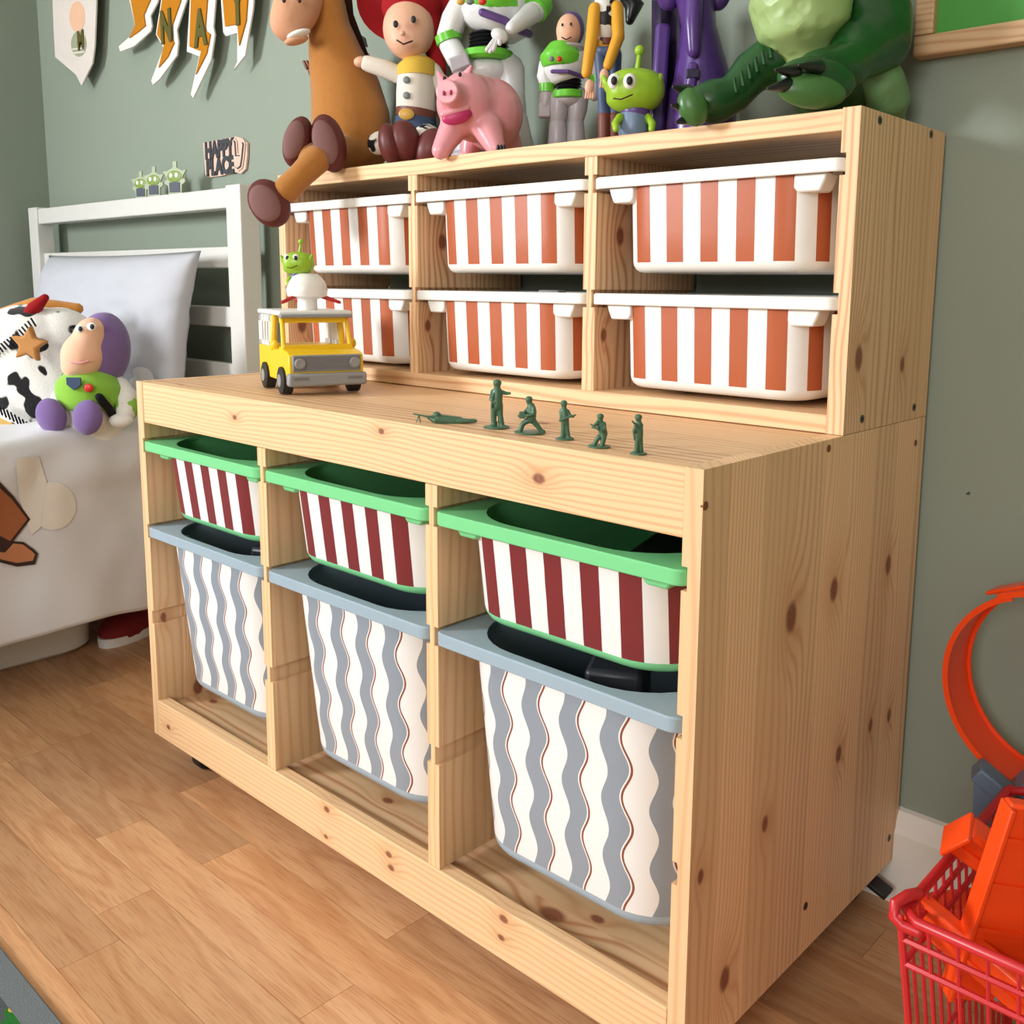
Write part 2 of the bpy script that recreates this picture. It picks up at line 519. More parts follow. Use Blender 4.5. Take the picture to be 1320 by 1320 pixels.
m_brail = pine('pine_bottom_rail', 0, 2, [(*front_pt(650, 1184), .0045), (*front_pt(647, 1208), .0035), (*front_pt(502, 1101), .004), (*front_pt(505, 1118), .004), (*front_pt(422, 1043), .004), (*front_pt(421, 1078), .003), (*front_pt(218, 937), .004)], 0.3, seed=33, freq=380, shift=.1)
def top_pt(px, py, zz): p = at(px, py, 2, zz); return (p.y, p.x)
m_top = pine('pine_top_board', 0, 1, [(*top_pt(520, 495, H), .010), (*top_pt(700, 545, H), .006), (*top_pt(240, 498, H), .006)], 0.06, tint=.99, seed=41, freq=190)
m_bot = pine('pine_bottom_board', 0, 1, [(*top_pt(712, 1180, .045), .011), (*top_pt(770, 1186, .045), .006), (*top_pt(500, 1033, .045), .006), (*top_pt(275, 905, .045), .006)], 0.05, tint=.94, seed=52, freq=160)
m_back = pine('pine_back_board', 0, 2, [], 0.08, tint=.9, seed=63)
m_screw = plain('dark_steel', rgb(92, 88, 82), 0.4, 0.6); m_screw.node_tree.nodes['Principled BSDF'].inputs['Metallic'].default_value = 0.7
m_peg = plain('wood_plug', rgb(128, 78, 46), 0.6)
m_black = plain('black_rubber', rgb(24, 24, 26), 0.5)

GR = [0.4325, 0.309, 0.181]                          # heights of the runner grooves
def upright(z0, z1, grooves, left, right, gh=0.010, gd=0.0055, w=T):
    """outline in x-z of a board with runner grooves on its left and/or right face"""
    pl = [(0, z0)]
    pr = [(w, z0)]
    for g in sorted(grooves):
        if right: pr += [(w, g - gh), (w - gd, g - gh), (w - gd, g + gh), (w, g + gh)]
        if left: pl += [(0, g - gh), (gd, g - gh), (gd, g + gh), (0, g + gh)]
    pr.append((w, z1)); pl.append((0, z1))
    return pr + pl[::-1]

unit = thing('toy_storage_unit', 'large pine storage frame on casters holding green and grey-blue bins', 'storage unit')
YB, YF = D, 0.0
def add_upright(name, x, z0, z1, gr, left, right, yf, yb, mat, par):
    return MB().prism(upright(z0, z1, gr, left, right), (x, 0, 0), (1, 0, 0), (0, 0, 1), -yb, -yf).build(name, mat, par, smooth=0)
add_upright('side_panel', PX[0], 0, H, GR, False, True, 0, D, m_side, unit)
add_upright('side_panel', PX[3], 0, H, GR, True, False, 0, D, m_side, unit)
RY = 0.0005
for k in (1, 2): add_upright('divider', PX[k], 0.0560, H - .0575, GR, True, True, RY, D - .008, m_div, unit)
MB().bx((T, .018, H - .018), (W - T, D - .006, H - .0005)).build('top_board', m_top, unit, smooth=0, bevel=.0006, seg=1)
MB().bx((T, .0005, H - .057), (W - T, .0175, H - .0003)).build('front_rail', m_rail, unit, smooth=0, bevel=.001)
MB().bx((T, -.001, .0005), (W - T, .0165, .0555)).build('bottom_rail', m_brail, unit, smooth=0, bevel=.0012)
MB().bx((T, .017, .028), (W - T, D - .008, .046)).build('bottom_board', m_bot, unit, smooth=0, bevel=.0008)
MB().bx((T, D - .0078, .028), (W - T, D - .002, H - .019)).build('back_panel', m_back, unit, smooth=0)
for px, py in ((909, 652), (1068, 578), (1180, 571), (1038, 1168), (1146, 1080)):
    yy, zz = side_pt(px, py)
    b = MB().cyl((W - .002, yy, zz), (W + .0006, yy, zz), .0036 if py < 700 else .0042, n=16)
    o = b.build('screw_plug', m_peg if py < 700 else m_screw, unit)
    if py > 700: MB().cyl((W, yy, zz), (W + .001, yy, zz), .002, n=6).build('hex_socket', m_black, o)
for cx in (.055, W - .040):
    for cy in (.052, D - .035):
        c = MB().box((cx, cy, -.004), (.04, .04, .007)).tube([(cx, cy, -.006), (cx, cy, -.02)], .007, round_caps=False)
        c.box((cx - .012, cy, -.026), (.003, .026, .03)).box((cx + .012, cy, -.026), (.003, .026, .03))
        c.box((cx + (.030 if cx > .5 else -.030), cy, -.022), (.04, .022, .006), (0, .35 if cx > .5 else -.35, 0))
        co = c.build('caster', m_black, unit, bevel=.001)
        MB().lathe([(.004, -.010), (.018, -.010), (.0205, -.007), (.0205, .007), (.018, .010), (.004, .010)], (cx, cy, FLOOR + .0206), (0, PI / 2, 0), cap0=True, cap1=True).build('wheel', m_black, co)

# ================================================================ SHELF UNIT (upper)
UY = D - UD; UZ = H + .0006; UT = H + UH
UG = [0.7725, 0.6455]
kn_uside = [(*side_pt(1107, 462), .009), (*side_pt(1163, 470), .006)]
m_uside = pine('pine_shelf_side', 2, 1, kn_uside, 0.036, tint=.97, seed=71, freq=230, lines=.4)
m_udiv = pine('pine_shelf_divider', 2, 1, [(at(778, 432, 0, PX[2] + T).y, at(778, 432, 0, PX[2] + T).z, .006), (at(570, 312, 0, PX[1] + T).y, at(570, 312, 0, PX[1] + T).z, .008)], 0.06, tint=.97, seed=82, freq=200)
m_utop = pine('pine_shelf_top', 0, 1, [(UY + .1, .3, .008)], 0.07, tint=.98, seed=91)
m_ubot = pine('pine_shelf_bottom', 0, 1, [(UY + .06, .72, .006)], 0.07, tint=.99, seed=97)
shelf = thing('wall_shelf', 'smaller pine compartment shelf standing on the back of the storage unit', 'shelf')
add_upright('side_panel', PX[0], UZ, UT, UG, False, True, UY, D, m_uside, shelf)
add_upright('side_panel', PX[3], UZ, UT, UG, True, False, UY, D, m_uside, shelf)
for k in (1, 2): add_upright('divider', PX[k], UZ + .018, UT - .020, UG, True, True, UY + .002, D - .002, m_udiv, shelf)
MB().bx((T, UY + .0005, UT - .020), (W - T, D, UT - .0008)).build('top_board', m_utop, shelf, smooth=0, bevel=.001)
MB().bx((T, UY + .0005, UZ), (W - T, D, UZ + .018)).build('bottom_board', m_ubot, shelf, smooth=0, bevel=.001)
for px, py in ((1134, 155), (1200, 173), (1111, 540), (1178, 525)):
    yy, zz = side_pt(px, py)
    o = MB().cyl((W - .002, yy, zz), (W + .0006, yy, zz), .0040, n=16).build('screw', m_screw, shelf)
    MB().cyl((W, yy, zz), (W + .001, yy, zz), .0019, n=6).build('hex_socket', m_black, o)

# ================================================================ BINS
def ring(w, d, r, z, y0=0.0, ns=8, na=9):
    """rounded rectangle, counter-clockwise from the front middle; y0 = front line"""
    pts = []
    hw = w / 2
    for cx, cy, a0 in ((hw - r, y0 + r, -PI / 2), (hw - r, y0 + d - r, 0), (-hw + r, y0 + d - r, PI / 2), (-hw + r, y0 + r, PI)):
        for i in range(na):
            a = a0 + PI / 2 * i / (na - 1)
            pts.append(Vector((cx + r * math.cos(a), cy + r * math.sin(a), z)))
    return pts

def arc_u(pts):
    # distance along the ring measured from the front middle (x = 0, y = front)
    n = len(pts); u = [pts[0].x]
    for i in range(1, n): u.append(u[-1] + (pts[i] - pts[i - 1]).length)
    tot = u[-1] - u[0] + (pts[0] - pts[-1]).length
    return u, tot

def make_bin(name, label, cat, group, loc, w, d, h, inset, taper, lip_h, m_rim, m_body, clip_w, clip_h, fy=.010, corner=.036, open_r=.075, cy=0.0, cx=0.0):
    root = thing(name, label, cat, loc, 0, group)
    # rim: flat lip with a turned-down apron and a big rounded opening
    bw, bdp = w - 2 * inset, d - 2 * fy - .012
    th = .0022
    seq = [ring(bw - .001, bdp, corner, -lip_h * .25, fy), ring(bw - 2 * th, bdp - 2 * th, open_r, -lip_h * .25, fy + th), ring(bw - 2 * th, bdp - 2 * th, open_r, 0, fy + th),
           ring(w - .003, d - .003, .012, 0, .0015), ring(w, d, .0135, -.0015, 0), ring(w, d, .0135, -lip_h + .001, 0), ring(w - .002, d - .002, .0125, -lip_h, .001), ring(w - .0044, d - .0044, .0113, -lip_h + .001, .0022), ring(w - .0044, d - .0044, .0113, -lip_h * .25, .0022), ring(bw - .001, bdp, corner, -lip_h * .25, fy)]
    MB().loft(seq, False, False).build('rim', m_rim, root, smooth=35)
    # tapered body, open at the top
    zt = -lip_h * .26; br = .012
    def rg(z, off=0.0):
        k = (zt - z) / (h + zt) if h else 0
        sx_, sy_ = taper[0] * k, taper[1] * k
        return ring(bw - 2 * sx_ - 2 * off, bdp - 2 * sy_ - 2 * off, max(corner - off, .006), z, fy + sy_ + off)
    zb = -h
    outer = [rg(zt), rg(zt + (zb + br - zt) * .33), rg(zt + (zb + br - zt) * .66), rg(zb + br)]
    for a in (.35, .75, 1.15, PI / 2): outer.append(rg(zb + br - br * math.sin(a), br * (1 - math.cos(a))))
    inner = [rg(zt, th), rg(zb + br, th), rg(zb + .003, br * .6 + th)]
    b = MB()
    b.loft(outer, False, True, mi=0)
    n_out = len(outer) * len(outer[0])
    b.loft(inner, False, True, mi=1)
    o = b.build('body', [m_body, m_rim], root, smooth=35)
    me = o.data
    u, tot = arc_u(outer[0]); n = len(u)
    lay = me.uv_layers.new(name='wrap')
    for poly in me.polygons:
        ids = [me.loops[li].vertex_index for li in poly.loop_indices]
        for li, vi in zip(poly.loop_indices, ids):
            k = vi % n if vi < n_out else 0
            uu = u[k]
            if vi < n_out and k == 0 and any((j % n) == n - 1 for j in ids): uu = u[0] + tot
            if uu > tot / 2: uu -= tot
            if vi < n_out and k == 0 and any((j % n) == n - 1 for j in ids): uu = u[0]
            if vi < n_out and (k == n - 1) and any((j % n) == 0 for j in ids): uu = u[-1] - tot
            lay.data[li].uv = (uu, me.vertices[vi].co.z)
    # hooked clips under the rim at the two front corners
    for sx in (-1, 1):
        x0 = sx * (bw / 2 + .004)
        prof = [(0, 0), (clip_w, 0), (clip_w * .93, -clip_h * .45), (clip_w * .80, -clip_h), (.004, -clip_h), (0, -clip_h * .75)]
        xs0 = bw / 2 - clip_w * .45 - cx
        c = MB().prism([(sx * (xs0 + p[0]), p[1]) for p in prof], (0, 0, -lip_h + .001), (1, 0, 0), (0, 0, 1), -(fy + .022 + cy), -(.004 + cy))
        c.build('clip', m_rim, root, smooth=30, bevel=.0018)
    return root

m_green = plain('green_plastic', rgb(122, 208, 142), 0.35, 0.45, 0.03)
m_bluegrey = plain('blue_grey_plastic', rgb(156, 174, 188), 0.38, 0.45, 0.04)
m_whitep = plain('white_plastic', rgb(238, 236, 232), 0.32, 0.45, 0.02)
CC = [PX[k] + T + CW / 2 for k in range(3)]
names3 = ['left', 'middle', 'right']
LW = CW + .009
for k in range(3):
    off = [.0015, .003, .0][k]
    mb = stripes('maroon_striped_wrap_' + names3[k], rgb(128, 208, 150), rgb(124, 46, 50), rgb(236, 235, 235), .0430, off, -.097, -.001)
    make_bin('storage_tray', 'shallow green tray with maroon and white stripes, %s of the three green trays' % names3[k], 'tray', 'green striped trays', (CC[k], -.003, GR[0] + .0065), LW, .42, .108, .018, (.002, .012), .0135, m_green, mb, .030, .011, corner=.058, cy=.010, cx=.018)
for k in range(3):
    off = [.010, .0175, .017][k]
    mw = waves('wavy_striped_wrap_' + names3[k], rgb(160, 176, 190), off - .10, -.216, -.001, phase=[.4, 1.2, .2][k])
    make_bin('storage_bin', 'deep grey-blue bin with wavy grey stripes, %s of the three deep bins' % names3[k], 'bin', 'deep wavy striped bins', (CC[k], -.003, GR[1] + .0065), LW, .42, .231, .019, (.006, .021), .0135, m_bluegrey, mw, .022, .007, corner=.058, cy=.010, cx=.018)
for r in range(2):
    for k in range(3):
        off = [[-.002, .000, .0015], [.002, .0, -.001]][r][k]
        mo = stripes('orange_striped_wrap_%d%d' % (r, k), rgb(240, 238, 234), rgb(178, 92, 56), rgb(238, 238, 237), .0427, off, -.093, -.001)
        make_bin('storage_box', 'white box with orange stripes, %s compartment of the %s shelf row' % (names3[k], ['upper', 'lower'][r]), 'box', 'white striped boxes', (CC[k], UY - .003, UG[r] + .006), LW, .200, .104, .033, (.001, .005), .0125, m_whitep, mo, .034, .017, fy=.007, corner=.038, open_r=.045, cy=.004, cx=.005)

# ================================================================ BED
m_duvet_t = NT('grey_white_duvet')
t = m_duvet_t
m_duvet = t.set(t.mix(t.noise(t.coord(), 5, 2), rgb(205, 205, 212), rgb(216, 215, 219)), 0.55, 0.3); t.b.inputs['Sheen Weight'].default_value = .2
t.bump(t.noise(t.coord(), 900, 2), 0.06, 0.001)
m_sheet = plain('white_sheet', rgb(214, 214, 220), 0.8)
m_cloud = plain('pale_cloud_print', rgb(222, 215, 208), 0.6, 0.3, 0.03)
HB0, HB1 = .376, .418
bed = thing('bed', 'white slatted single bed frame behind the storage unit', 'bed', (-.85, -.5, FLOOR))
off = Vector((.85, .5, -FLOOR))
def bedpart(name, a, b, bev=.003):
    return MB().bx(Vector(a) + off, Vector(b) + off).build(name, m_white_paint, bed, smooth=0, bevel=bev)
for x0 in (-1.352, -.392): bedpart('post', (x0, HB0, FLOOR), (x0 + .052, HB1, .842))
bedpart('headboard_rail', (-1.30, HB0 + .004, .800), (-.392, HB1 - .004, .838))
for z0, z1 in ((.687, .728), (.572, .612), (.455, .500)): bedpart('slat', (-1.30, HB0 + .012, z0), (-.392, HB1 - .012, z1))
for x0 in (-1.345, -.415): bedpart('side_rail', (x0, -1.62, .13), (x0 + .022, HB0, .24))
for x0 in (-1.352, -.425): bedpart('leg', (x0, -1.66, FLOOR), (x0 + .052, -1.62, .30))
bedpart('foot_rail', (-1.30, -1.655, .14), (-.425, -1.625, .29))
s = MB().cyl(Vector((-.340, .397, .815)) + off, Vector((-.338, .397, .815)) + off, .006, n=16).build('screw_cap', m_trim, bed)
mt = tag(MB().bx((-1.318, -1.60, .245), (-.42, .355, .368)).build('mattress', m_sheet, bevel=.03, seg=4), 'white mattress mostly hidden under the duvet', 'mattress')
for zz in (.243,):
    bedpart('bed_base', (-1.32, -1.61, .20), (-.416, .37, .243))

def hem(y): return .052 + .010 * math.sin(6 * y + 1.0) + .006 * math.sin(23 * y)
def duvet_pt(s, y):
    """s from 0 (far edge) over the top to 1 at the right edge, then down the near side to 2"""
    top = .400 + .006 * math.sin(5.0 * y + .4) + .008 * mnoise.noise((4 * y, 5 * s, 0))
    if s <= 1:
        x = -1.325 + s * (.945 - .035)
        return Vector((x, y, top + .012 * mnoise.noise((x * 9, y * 9, 2))))
    q = s - 1
    xr = -.415
    r = .038
    arc = min(q / .12, 1.0)
    if q <= .12:
        a = arc * PI / 2
        return Vector((xr + r * math.sin(a), y, top - r + r * math.cos(a) + .008 * (1 - arc) * mnoise.noise((xr * 9, y * 9, 2))))
    k = (q - .12) / .88
    z = (top - r) + (hem(y) - (top - r)) * k
    fold = .012 * math.sin(15 * y + 1.5 * math.sin(4 * y)) * (k ** .7) + .013 * mnoise.noise((y * 7, z * 6, 3)) * min(1, k * 5)
    return Vector((xr + r + .006 * k + fold + .020 * math.exp(-((k - .06) / .12) ** 2) * mnoise.noise((y * 15, z * 8, 7)) + .006 * mnoise.noise((y * 22, z * 12, 9)) * (1 - .6 * k), y, z))
NS, NY = 90, 130
b = MB(); vs = []
for j in range(NY + 1):
    y = .285 - j * (1.86 / NY)
    for i in range(NS + 1): vs.append(duvet_pt(2 * i / NS if True else 0, y))
fs = [(j * (NS + 1) + i, j * (NS + 1) + i + 1, (j + 1) * (NS + 1) + i + 1, (j + 1) * (NS + 1) + i) for j in range(NY) for i in range(NS)]
b._add(vs, fs)
duvet = b.build('duvet', m_duvet, None, smooth=180)
sd = duvet.modifiers.new('solidify', 'SOLIDIFY'); sd.thickness = .012; sd.offset = -1
tag(duvet, 'pale grey printed duvet draped over the side of the bed', 'duvet')
# flat print on the hanging side: patches that lie on the cloth
def on_duvet(px, py):
    # walk the sight line until it meets the hanging side
    best = None
    d = FWD + RGT * ((px - PPX) / FPX) - UPV * ((py - PPY) / FPX)
    for _ in range(60):
        pass
    lo, hi = 1.0, 3.0
    p = at(px, py, 0, -.376)
    for _ in range(8):
        tz = p.z; y = p.y
        top = .400 + .006 * math.sin(5.0 * y + .4)
        k = max(0.001, min(1.0, (top - .038 - tz) / max(.01, (top - .038 - hem(y)))))
        q = duvet_pt(1 + .12 + .88 * k, y)
        p = at(px, py, 0, q.x)
    return p
def patch(name, poly, mat, lift):
    cx = sum(p[0] for p in poly) / len(poly); cy = sum(p[1] for p in poly) / len(poly)
    b = MB(); K = 5
    def q(px, py): r = on_duvet(px, py); return Vector((r.x + lift, r.y - lift * .3, r.z))
    n = len(poly); vs = [q(cx, cy)]
    for k in range(1, K + 1):
        for (px, py) in poly: vs.append(q(cx + (px - cx) * k / K, cy + (py - cy) * k / K))
    fs = [(0, 1 + i, 1 + (i + 1) % n) for i in range(n)]
    for k in range(K - 1):
        for i in range(n):
            a = 1 + k * n + i; c = 1 + k * n + (i + 1) % n
            fs.append((a, a + n, c + n, c))
    b._add(vs, fs)
    o = b.build(name, mat, duvet, smooth=180)
    return o
m_pr_out = plain('dark_print', rgb(52, 28, 24), 0.7); m_pr_br = plain('brown_print', rgb(158, 92, 56), 0.7); m_pr_tan = plain('tan_print', rgb(186, 122, 84), 0.7)
def dens(poly, n=4):
    out = []
    for i in range(len(poly)):
        a = poly[i]; c = poly[(i + 1) % len(poly)]
        for k in range(n): out.append((a[0] + (c[0] - a[0]) * k / n, a[1] + (c[1] - a[1]) * k / n))
    return out
patch('cloud_print', [(68 + 30 * math.cos(a), 652 + 31 * math.sin(a)) for a in [2 * PI * i / 24 for i in range(24)]], m_cloud, .0015)
patch('cloud_print', dens([(20, 590), (50, 588), (60, 620), (52, 680), (40, 690), (24, 640)]), m_cloud, .0019)
patch('sleeve_outline', dens([(-30, 600), (0, 621), (18, 640), (39, 669), (14, 701), (4, 714), (-30, 705)]), m_pr_out, .0025)
patch('sleeve_print', dens([(-28, 606), (-2, 627), (15, 643), (35, 669), (13, 697), (-4, 688), (-28, 684)]), m_pr_br, .0031)
patch('hand_outline', dens([(-26, 706), (2, 713), (16, 697), (30, 698), (44, 708), (49, 713), (45, 727), (22, 730), (2, 725), (-26, 716)]), m_pr_out, .0029)
patch('hand_print', dens([(-24, 708), (4, 714), (17, 700), (29, 701), (41, 710), (45, 714), (42, 722), (22, 725), (4, 721), (-24, 713)]), m_pr_tan, .0036)

# pillow leaning on the headboard
m_pillow = plain('grey_pillow_case', rgb(188, 190, 199), 0.6, 0.3, 0.04, scale=5)
pc = at(146, 405, 1, .325)
pil = thing('pillow', 'plump grey-white pillow propped against the white headboard', 'pillow', (pc.x, .315, .415))
b = MB(); NU, NV = 44, 32; HWp, HHp = .36, .152; vs = []; fs = []
for side in (1, -1):
    for j in range(NV + 1):
        for i in range(NU + 1):
            u = -1 + 2 * i / NU; v = -1 + 2 * j / NV
            th = .068 * (max(0, 1 - u ** 4) * max(0, 1 - v ** 4)) ** .55
            px_ = u * HWp * (1 - .07 * (1 - abs(v) ** 2) * abs(u) ** 3); pz = v * HHp * (1 - .035 * (1 - u * u) * abs(v) ** 3)
            wr = .006 * mnoise.noise((u * 3, v * 4, side * 3)) + .004 * mnoise.noise((u * 9 + v * 4, v * 6, side * 5))
            yy = (-th if side > 0 else th * .4) + (wr if th > .004 else 0)
            pz2 = pz + HHp
            vs.append(Vector((px_, yy + (pz2 - HHp) * .16, pz2)))
n1_ = (NU + 1) * (NV + 1)
for sd_ in (0, 1):
    for j in range(NV):
        for i in range(NU):
            a = sd_ * n1_ + j * (NU + 1) + i
            fs.append((a, a + 1, a + NU + 2, a + NU + 1))
b._add(vs, fs)
po = b.build('pillow_case', m_pillow, pil, smooth=180)
bm = bmesh.new(); bm.from_mesh(po.data); bmesh.ops.remove_doubles(bm, verts=bm.verts, dist=.0008); bmesh.ops.recalc_face_normals(bm, faces=bm.faces); bm.to_mesh(po.data); bm.free()
def pillow_patch(name, pts, mat):
    # lies on the front of the pillow case
    vs = []
    for u, v in pts:
        th = .068 * (max(0, 1 - u ** 4) * max(0, 1 - v ** 4)) ** .55
        wr = .006 * mnoise.noise((u * 3, v * 4, 3)) + .004 * mnoise.noise((u * 9 + v * 4, v * 6, 5))
        pz = v * HHp * (1 - .035 * (1 - u * u) * abs(v) ** 3)
        vs.append(Vector((u * HWp * (1 - .07 * (1 - abs(v) ** 2) * abs(u) ** 3), -th + wr - .0025 + pz * .16, pz + HHp)))
    n = len(vs); c = sum(vs, Vector()) / n; c.y -= .001
    b = MB(); b._add([c] + vs, [(0, 1 + i, 1 + (i + 1) % n) for i in range(n)])
    b.build(name, mat, pil, smooth=180)
m_cloud2 = plain('white_cloud_print', rgb(228, 226, 226), 0.6)
for cu, cv, sc in ((.42, -.12, 1.0), (.78, -.62, .8)):
    for du, dv, r in ((0, 0, .12), (-.10, -.06, .08), (.08, -.07, .09)):
        pillow_patch('cloud_print', [(cu + (du + r * math.cos(2 * PI * i / 16)) * sc, cv + (dv * 2 + r * 1.6 * math.sin(2 * PI * i / 16)) * sc) for i in range(16)], m_cloud2)

# white storage box under the bed, rounded corners
bx = thing('underbed_box', 'low white plastic box with rounded corners under the bed', 'box', (-.85, -.30, FLOOR))
def rr(hw, hd, r, z): return [p - Vector((0, hd, 0)) for p in ring(2 * hw, 2 * hd, r, z)]
MB().loft([rr(.295, .455, .07, 0.001), rr(.30, .46, .07, .006), rr(.305, .465, .07, .150), rr(.300, .460, .066, .150), rr(.294, .454, .066, .008)], True, True).build('tub', m_whitep, bx, smooth=40)
MB().loft([rr(.308, .468, .072, .1505), rr(.312, .472, .074, .153), rr(.312, .472, .074, .160), rr(.306, .466, .07, .163)], True, True).build('lid', m_whitep, bx, smooth=40)
m_red = plain('red_plastic', rgb(186, 30, 30), 0.35); m_redshoe = plain('dark_red_fabric', rgb(130, 24, 26), 0.8)
sh = thing('slipper', 'red slipper with a white sole under the bed', 'shoe', at(178, 812, 2, FLOOR), .5)
MB().loft([[Vector((.045 * math.cos(a) * (1.0 if k else .97), .11 * math.sin(a), z)) for a in [2 * PI * i / 24 for i in range(24)]] for k, z in enumerate((0, .006, .018))]).build('sole', m_whitep, sh)
MB().ell((0, -.03, .022), (.043, .075, .034)).build('upper', m_redshoe, sh)

# ================================================================ WALL DECORATION
m_felt = plain('white_felt', rgb(226, 221, 216), 0.9, 0.1, 0.05, 0.2, 200)
m_mustard = plain('mustard_felt', rgb(182, 118, 30), 0.9, 0.1, 0.05, 0.2, 200)
m_olive = plain('olive_felt', rgb(92, 88, 48), 0.9, 0.1, 0.05)
m_string = plain('dark_cord', rgb(60, 58, 52), 0.8)
BY = .425
def wpt(px, py, y=BY): p = at(px, py, 1, y); return (p.x, p.z)
def flat(poly, y, th, name, mat, parent):
    return MB().prism([(p[0], p[1]) for p in poly], (0, y, 0), (1, 0, 0), (0, 0, 1), 0, th).build(name, mat, parent, smooth=0, bevel=.0006, seg=1)
def inset(poly, d):
    out = []; n = len(poly)
    ar = sum(poly[i][0] * poly[(i + 1) % n][1] - poly[(i + 1) % n][0] * poly[i][1] for i in range(n))
    sg = 1 if ar > 0 else -1
    for i in range(n):
        a, b_, c_ = Vector(poly[i - 1]), Vector(poly[i]), Vector(poly[(i + 1) % n])
        e1 = (b_ - a).normalized(); e2 = (c_ - b_).normalized()
        n1v = Vector((-e1.y, e1.x)) * sg; n2v = Vector((-e2.y, e2.x)) * sg
        m = (n1v + n2v); k = max(.35, m.length_squared / 2)
        out.append(tuple(b_ + m / m.length * d / max(.55, m.length / 2)))
    return out
bunting = thing('felt_bunting', 'bunting of mustard and white felt lightning bolts with olive letters', 'bunting')
def bolt(pix, face, letter, lp, size):
    root = flat([wpt(*p) for p in pix], BY, .004, 'pennant', m_felt, bunting)
    flat([wpt(*p) for p in face], BY - .0042, .003, 'bolt_face', m_mustard, root)
    if letter:
        p = at(lp[0], lp[1], 1, BY - .0088)
        text_mesh('letter', letter, size, (p.x, BY - .0088, p.z), m_olive, root, .0012, bold=.004, sx=.7)
# outlines run from the hanging edge (above the picture) down to the tip
bolt([(192, -75), (224, -85), (216, -35), (205, 4), (196, 21), (198, 34), (196, 41), (175, 60), (157, 67), (155, 60), (170, 47), (176, 33), (169, 0), (174, -30), (186, -52)],
     [(198, -66), (215, -74), (208, -35), (197, 2), (189, 20), (191, 34), (183, 41), (170, 50), (178, 33), (172, 0), (178, -28), (190, -48)], None, None, .1)
bolt([(230, -90), (259, -98), (253, -50), (243, 0), (230, 39), (232, 55), (230, 72), (208, 102), (199, 110), (197, 104), (213, 62), (203, 45), (210, 0), (219, -45)],
     [(236, -82), (251, -88), (246, -45), (236, 4), (222, 43), (228, 56), (220, 74), (208, 88), (215, 60), (206, 45), (213, 0), (224, -42)], 'N', (214, 36), .085)
bolt([(263, -100), (291, -108), (286, -50), (280, 0), (277, 35), (279, 45), (274, 78), (251, 127), (248, 122), (259, 73), (243, 67), (247, 0), (254, -48)],
     [(268, -92), (283, -98), (278, -50), (271, 0), (268, 40), (275, 45), (270, 70), (256, 97), (263, 67), (248, 61), (250, 0), (258, -46)], 'A', (258, 38), .092)
bolt([(296, -112), (338, -120), (334, -50), (329, 0), (328, 13), (318, 72), (303, 91), (308, 80), (308, 43), (293, 47), (290, 42), (287, 0), (290, -60)],
     [(302, -104), (330, -110), (328, -50), (323, 0), (321, 28), (312, 60), (310, 32), (294, 35), (291, 0), (296, -58)], 'Y', (306, 8), .10)
# cream pennant
p_cream = plain('cream_felt', rgb(214, 205, 198), 0.9, 0.1, 0.05)
root = thing('wall_pennant', 'long cream pennant with pointed end in the room corner', 'pennant')
flat([wpt(*p) for p in [(66, -95), (128, -115), (127, -20), (124, 60), (121, 82), (107, 111), (100, 97), (73, 74), (71, 35)]], BY, .004, 'banner_cloth', p_cream, root)
pe = [wpt(*p) for p in [(102 + 10 * math.cos(a), 22 + 20 * math.sin(a)) for a in [2 * PI * i / 20 for i in range(20)]]]
flat(pe, BY - .0041, .0008, 'oval_print', plain('peach_print', rgb(222, 178, 150), .9), root)
pg = [wpt(*p) for p in [(104 + 10 * math.cos(a), 57 + 16.5 * math.sin(a)) for a in [2 * PI * i / 20 for i in range(20)]]]
flat(pg, BY - .0041, .0008, 'round_print', plain('sage_print', rgb(150, 156, 130), .9), root)
p = at(105, 53, 1, BY - .004)
text_mesh('letter', 'M', .055, (p.x, BY - .0062, p.z), m_olive, root, .0006, bold=.003, sx=.8)
for dy_ in (63, 68):
    a = wpt(96, dy_); c = wpt(112, dy_ - 2)
    flat([a, c, (c[0], c[1] - .004), (a[0], a[1] - .004)], BY - .0050, .0005, 'stripe_print', p_cream, root)
# cord the pennants hang from
hang = [wpt(*p) for p in ((66, -93), (128, -113), (212, -80), (246, -94), (274, -104), (316, -116), (420, -150))]
MB().tube([(LEFT_X + .002, BY + .006, hang[0][1] + .03)] + [(p[0], BY + .006, p[1]) for p in hang] + [(hang[-1][0] + .5, WALL_Y - .003, hang[-1][1] + .1)], .0018, 8).build('cord', m_string, bunting)

# wooden sign with two lines of dark lettering and a pointing hand
m_ply = plain('pale_plywood', rgb(214, 184, 168), 0.7); m_ink = plain('charcoal_lettering', rgb(52, 52, 60), 0.6)
sg = thing('wall_sign', 'small charcoal lettering sign with a hand outline above the headboard', 'sign')
SY = WALL_Y - .0005
def sp(px, py): p = at(px, py, 1, SY - .004); return (p.x, p.z)
flat([sp(*p) for p in [(262, 184), (276, 181), (299, 177), (305, 176), (312, 178), (319, 184), (319, 200), (317, 218), (311, 224), (303, 222), (285, 227), (268, 229), (265, 226), (264, 208)]], SY, .005, 'backing', m_ply, sg)
p = at(281.5, 193, 1, SY - .007); text_mesh('lettering', 'HAPPY', .045, (p.x, SY - .0062, p.z), m_ink, sg, .0010, bold=.0022, sx=.80)
p = at(283, 215, 1, SY - .007); text_mesh('lettering', 'PLACE', .045, (p.x, SY - .0062, p.z), m_ink, sg, .0010, bold=.0022, sx=.82)
hand = [(303, 205), (301, 182), (304, 178), (307, 182), (308, 198), (311, 198), (313, 182), (316, 181), (318, 185), (316, 205), (314, 217), (309, 221), (304, 217)]
flat([sp(*p) for p in hand], SY - .0055, .002, 'hand_shape', m_ply, sg)
